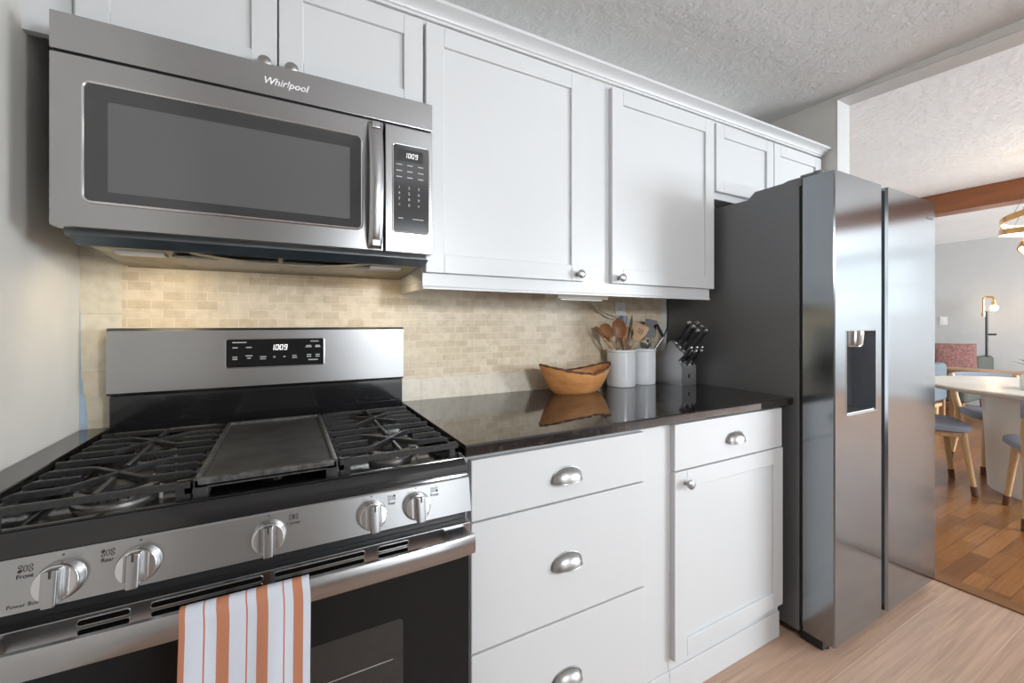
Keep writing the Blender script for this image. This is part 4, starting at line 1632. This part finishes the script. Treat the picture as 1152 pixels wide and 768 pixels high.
tag(obj('cushion', b, 'mauve', smooth=80), 'shaggy mauve square cushion leaning on the olive sofa', 'cushion')
ac = empty('armchair', (6.2, 2.2, ZF))
tag(ac, 'grey-blue armchair with a wooden base, half hidden behind the refrigerator', 'armchair')
b = B().box(5.85, 6.5, 1.94, 2.7, ZF + .28, ZF + .46, .05, 4)
obj('seat', b, 'arm_fab', ac)
b = B().box(6.0, 6.66, 1.87, 1.99, ZF + .30, ZF + .735, .05, 4)
obj('armrest', b, 'arm_fab', ac)
b = B().box(6.56, 6.70, 2.0, 2.7, ZF + .35, ZF + .74, .05, 4)
obj('backrest', b, 'arm_fab', ac)
b = B().box(5.86, 6.6, 1.90, 2.7, ZF + .235, ZF + .275, .01)
for x in (5.9, 6.55):
    b.axial([(.016, 0), (.024, .24), (.0001, .24)], (x, 1.94, ZF), (0, 0, 1), 12)
obj('wooden_base', b, 'oak', ac)
b = B().lathe([(.0001, -.19), (.06, -.175), (.10, -.10), (.115, 0), (.10, .10), (.06, .165), (.0001, .185)], (6.43, 2.11, ZF + .662), 28)
tag(obj('cushion', b, 'pink', smooth=80), 'round pale pink cushion resting on the grey-blue armchair', 'cushion')
cn = empty('console_table', (6.9, 1.5, ZF))
tag(cn, 'low brown wooden console table behind the dining chairs', 'console')
b = B().box(6.75, 7.15, .9, 2.0, ZF + .62, ZF + .65, .005)
obj('top', b, 'brown', cn)
b = B().box(6.78, 7.12, .95, 1.95, ZF + .54, ZF + .62, .004)
obj('apron', b, 'brown', cn)
for x in (6.79, 7.11):
    for y in (.94, 1.96):
        b = B().box(x - .025, x + .025, y - .025, y + .025, ZF, ZF + .622, .004)
        obj('leg', b, 'brown', cn)

lp = empty('floor_lamp', (8.35, 1.92, ZF))
tag(lp, 'slim black and brass floor lamp with a bare glowing bulb by the far wall', 'lamp')
LX = 8.45


def LY(px):
    r = (px - 576) / 472.0
    th = math.radians(28.2)
    return LX * (math.cos(th) - r * math.sin(th)) / (math.sin(th) + r * math.cos(th))


def LZ(px, py):
    r = (px - 576) / 472.0
    th = math.radians(28.2)
    return LX * (363.6 - py) / 472.0 / (math.sin(th) + r * math.cos(th))


ya, yb, yc = LY(1110), LY(1106.5), LY(1118.5)
b = B().lathe([(.0001, 0), (.14, 0), (.14, .015), (.03, .025), (.0001, .025)], (LX, ya, ZF), 32)
obj('base', b, 'dark', lp)
b = B().tube([(LX, ya, ZF + .02), (LX, ya, LZ(1110, 350))], .014, 12)
b.tube([(LX, ya, LZ(1111, 376)), (LX, ya - .09, LZ(1111, 376))], .012, 10)
obj('pole', b, 'dark', lp)
z1, z2 = LZ(1106.5, 355), LZ(1106.5, 334)
b = B().tube([(LX, ya, z1 + .03), (LX, yb, z1 + .01), (LX, yb, z1 + .05), (LX, yb, z2 - .03), (LX, yb - .02, z2), (LX, yc + .02, z2), (LX, yc, z2 - .03), (LX, yc, z2 - .07)], .013, 12)
b.axial([(.012, 0), (.026, .012), (.028, .06), (.0001, .062)], (LX, yc, z2 - .07), (0, 0, -1), 16)
b.axial([(.02, 0), (.02, .05), (.0001, .05)], (LX, yb, z1 - .01), (0, 0, 1), 14)
obj('arm', b, 'gold', lp, 'bent brass arm')
zb = LZ(1118, 346)
b = B().lathe([(.0001, -.045), (.025, -.038), (.04, -.012), (.038, .012), (.022, .04), (.016, .06), (.0001, .06)], (LX, yc, zb), 22)
obj('bulb', b, 'bulb', lp, 'bare glowing bulb')
ld_ = bpy.data.lights.new('floor_lamp_glow', 'POINT')
ld_.energy = 3.0
ld_.color = (1.0, .75, .45)
ld_.shadow_soft_size = .05
lo_ = bpy.data.objects.new('floor_lamp_glow', ld_)
COL.objects.link(lo_)
lo_.location = (LX - .08, yc, zb + H)
th = math.radians(28.2)
r_ = (1061.5 - 576) / 472.0
ysw = XD * (math.cos(th) - r_ * math.sin(th)) / (math.sin(th) + r_ * math.cos(th))
b = B().box(XD - .008, XD, ysw - .04, ysw + .04, -.02, .10, .003)
b.box(XD - .012, XD - .006, ysw - .012, ysw + .012, .02, .06, .002)
tag(obj('switch_plate', b, 'plastic_w'), 'white light switch plate on the far wall beside the refrigerator edge', 'switch')
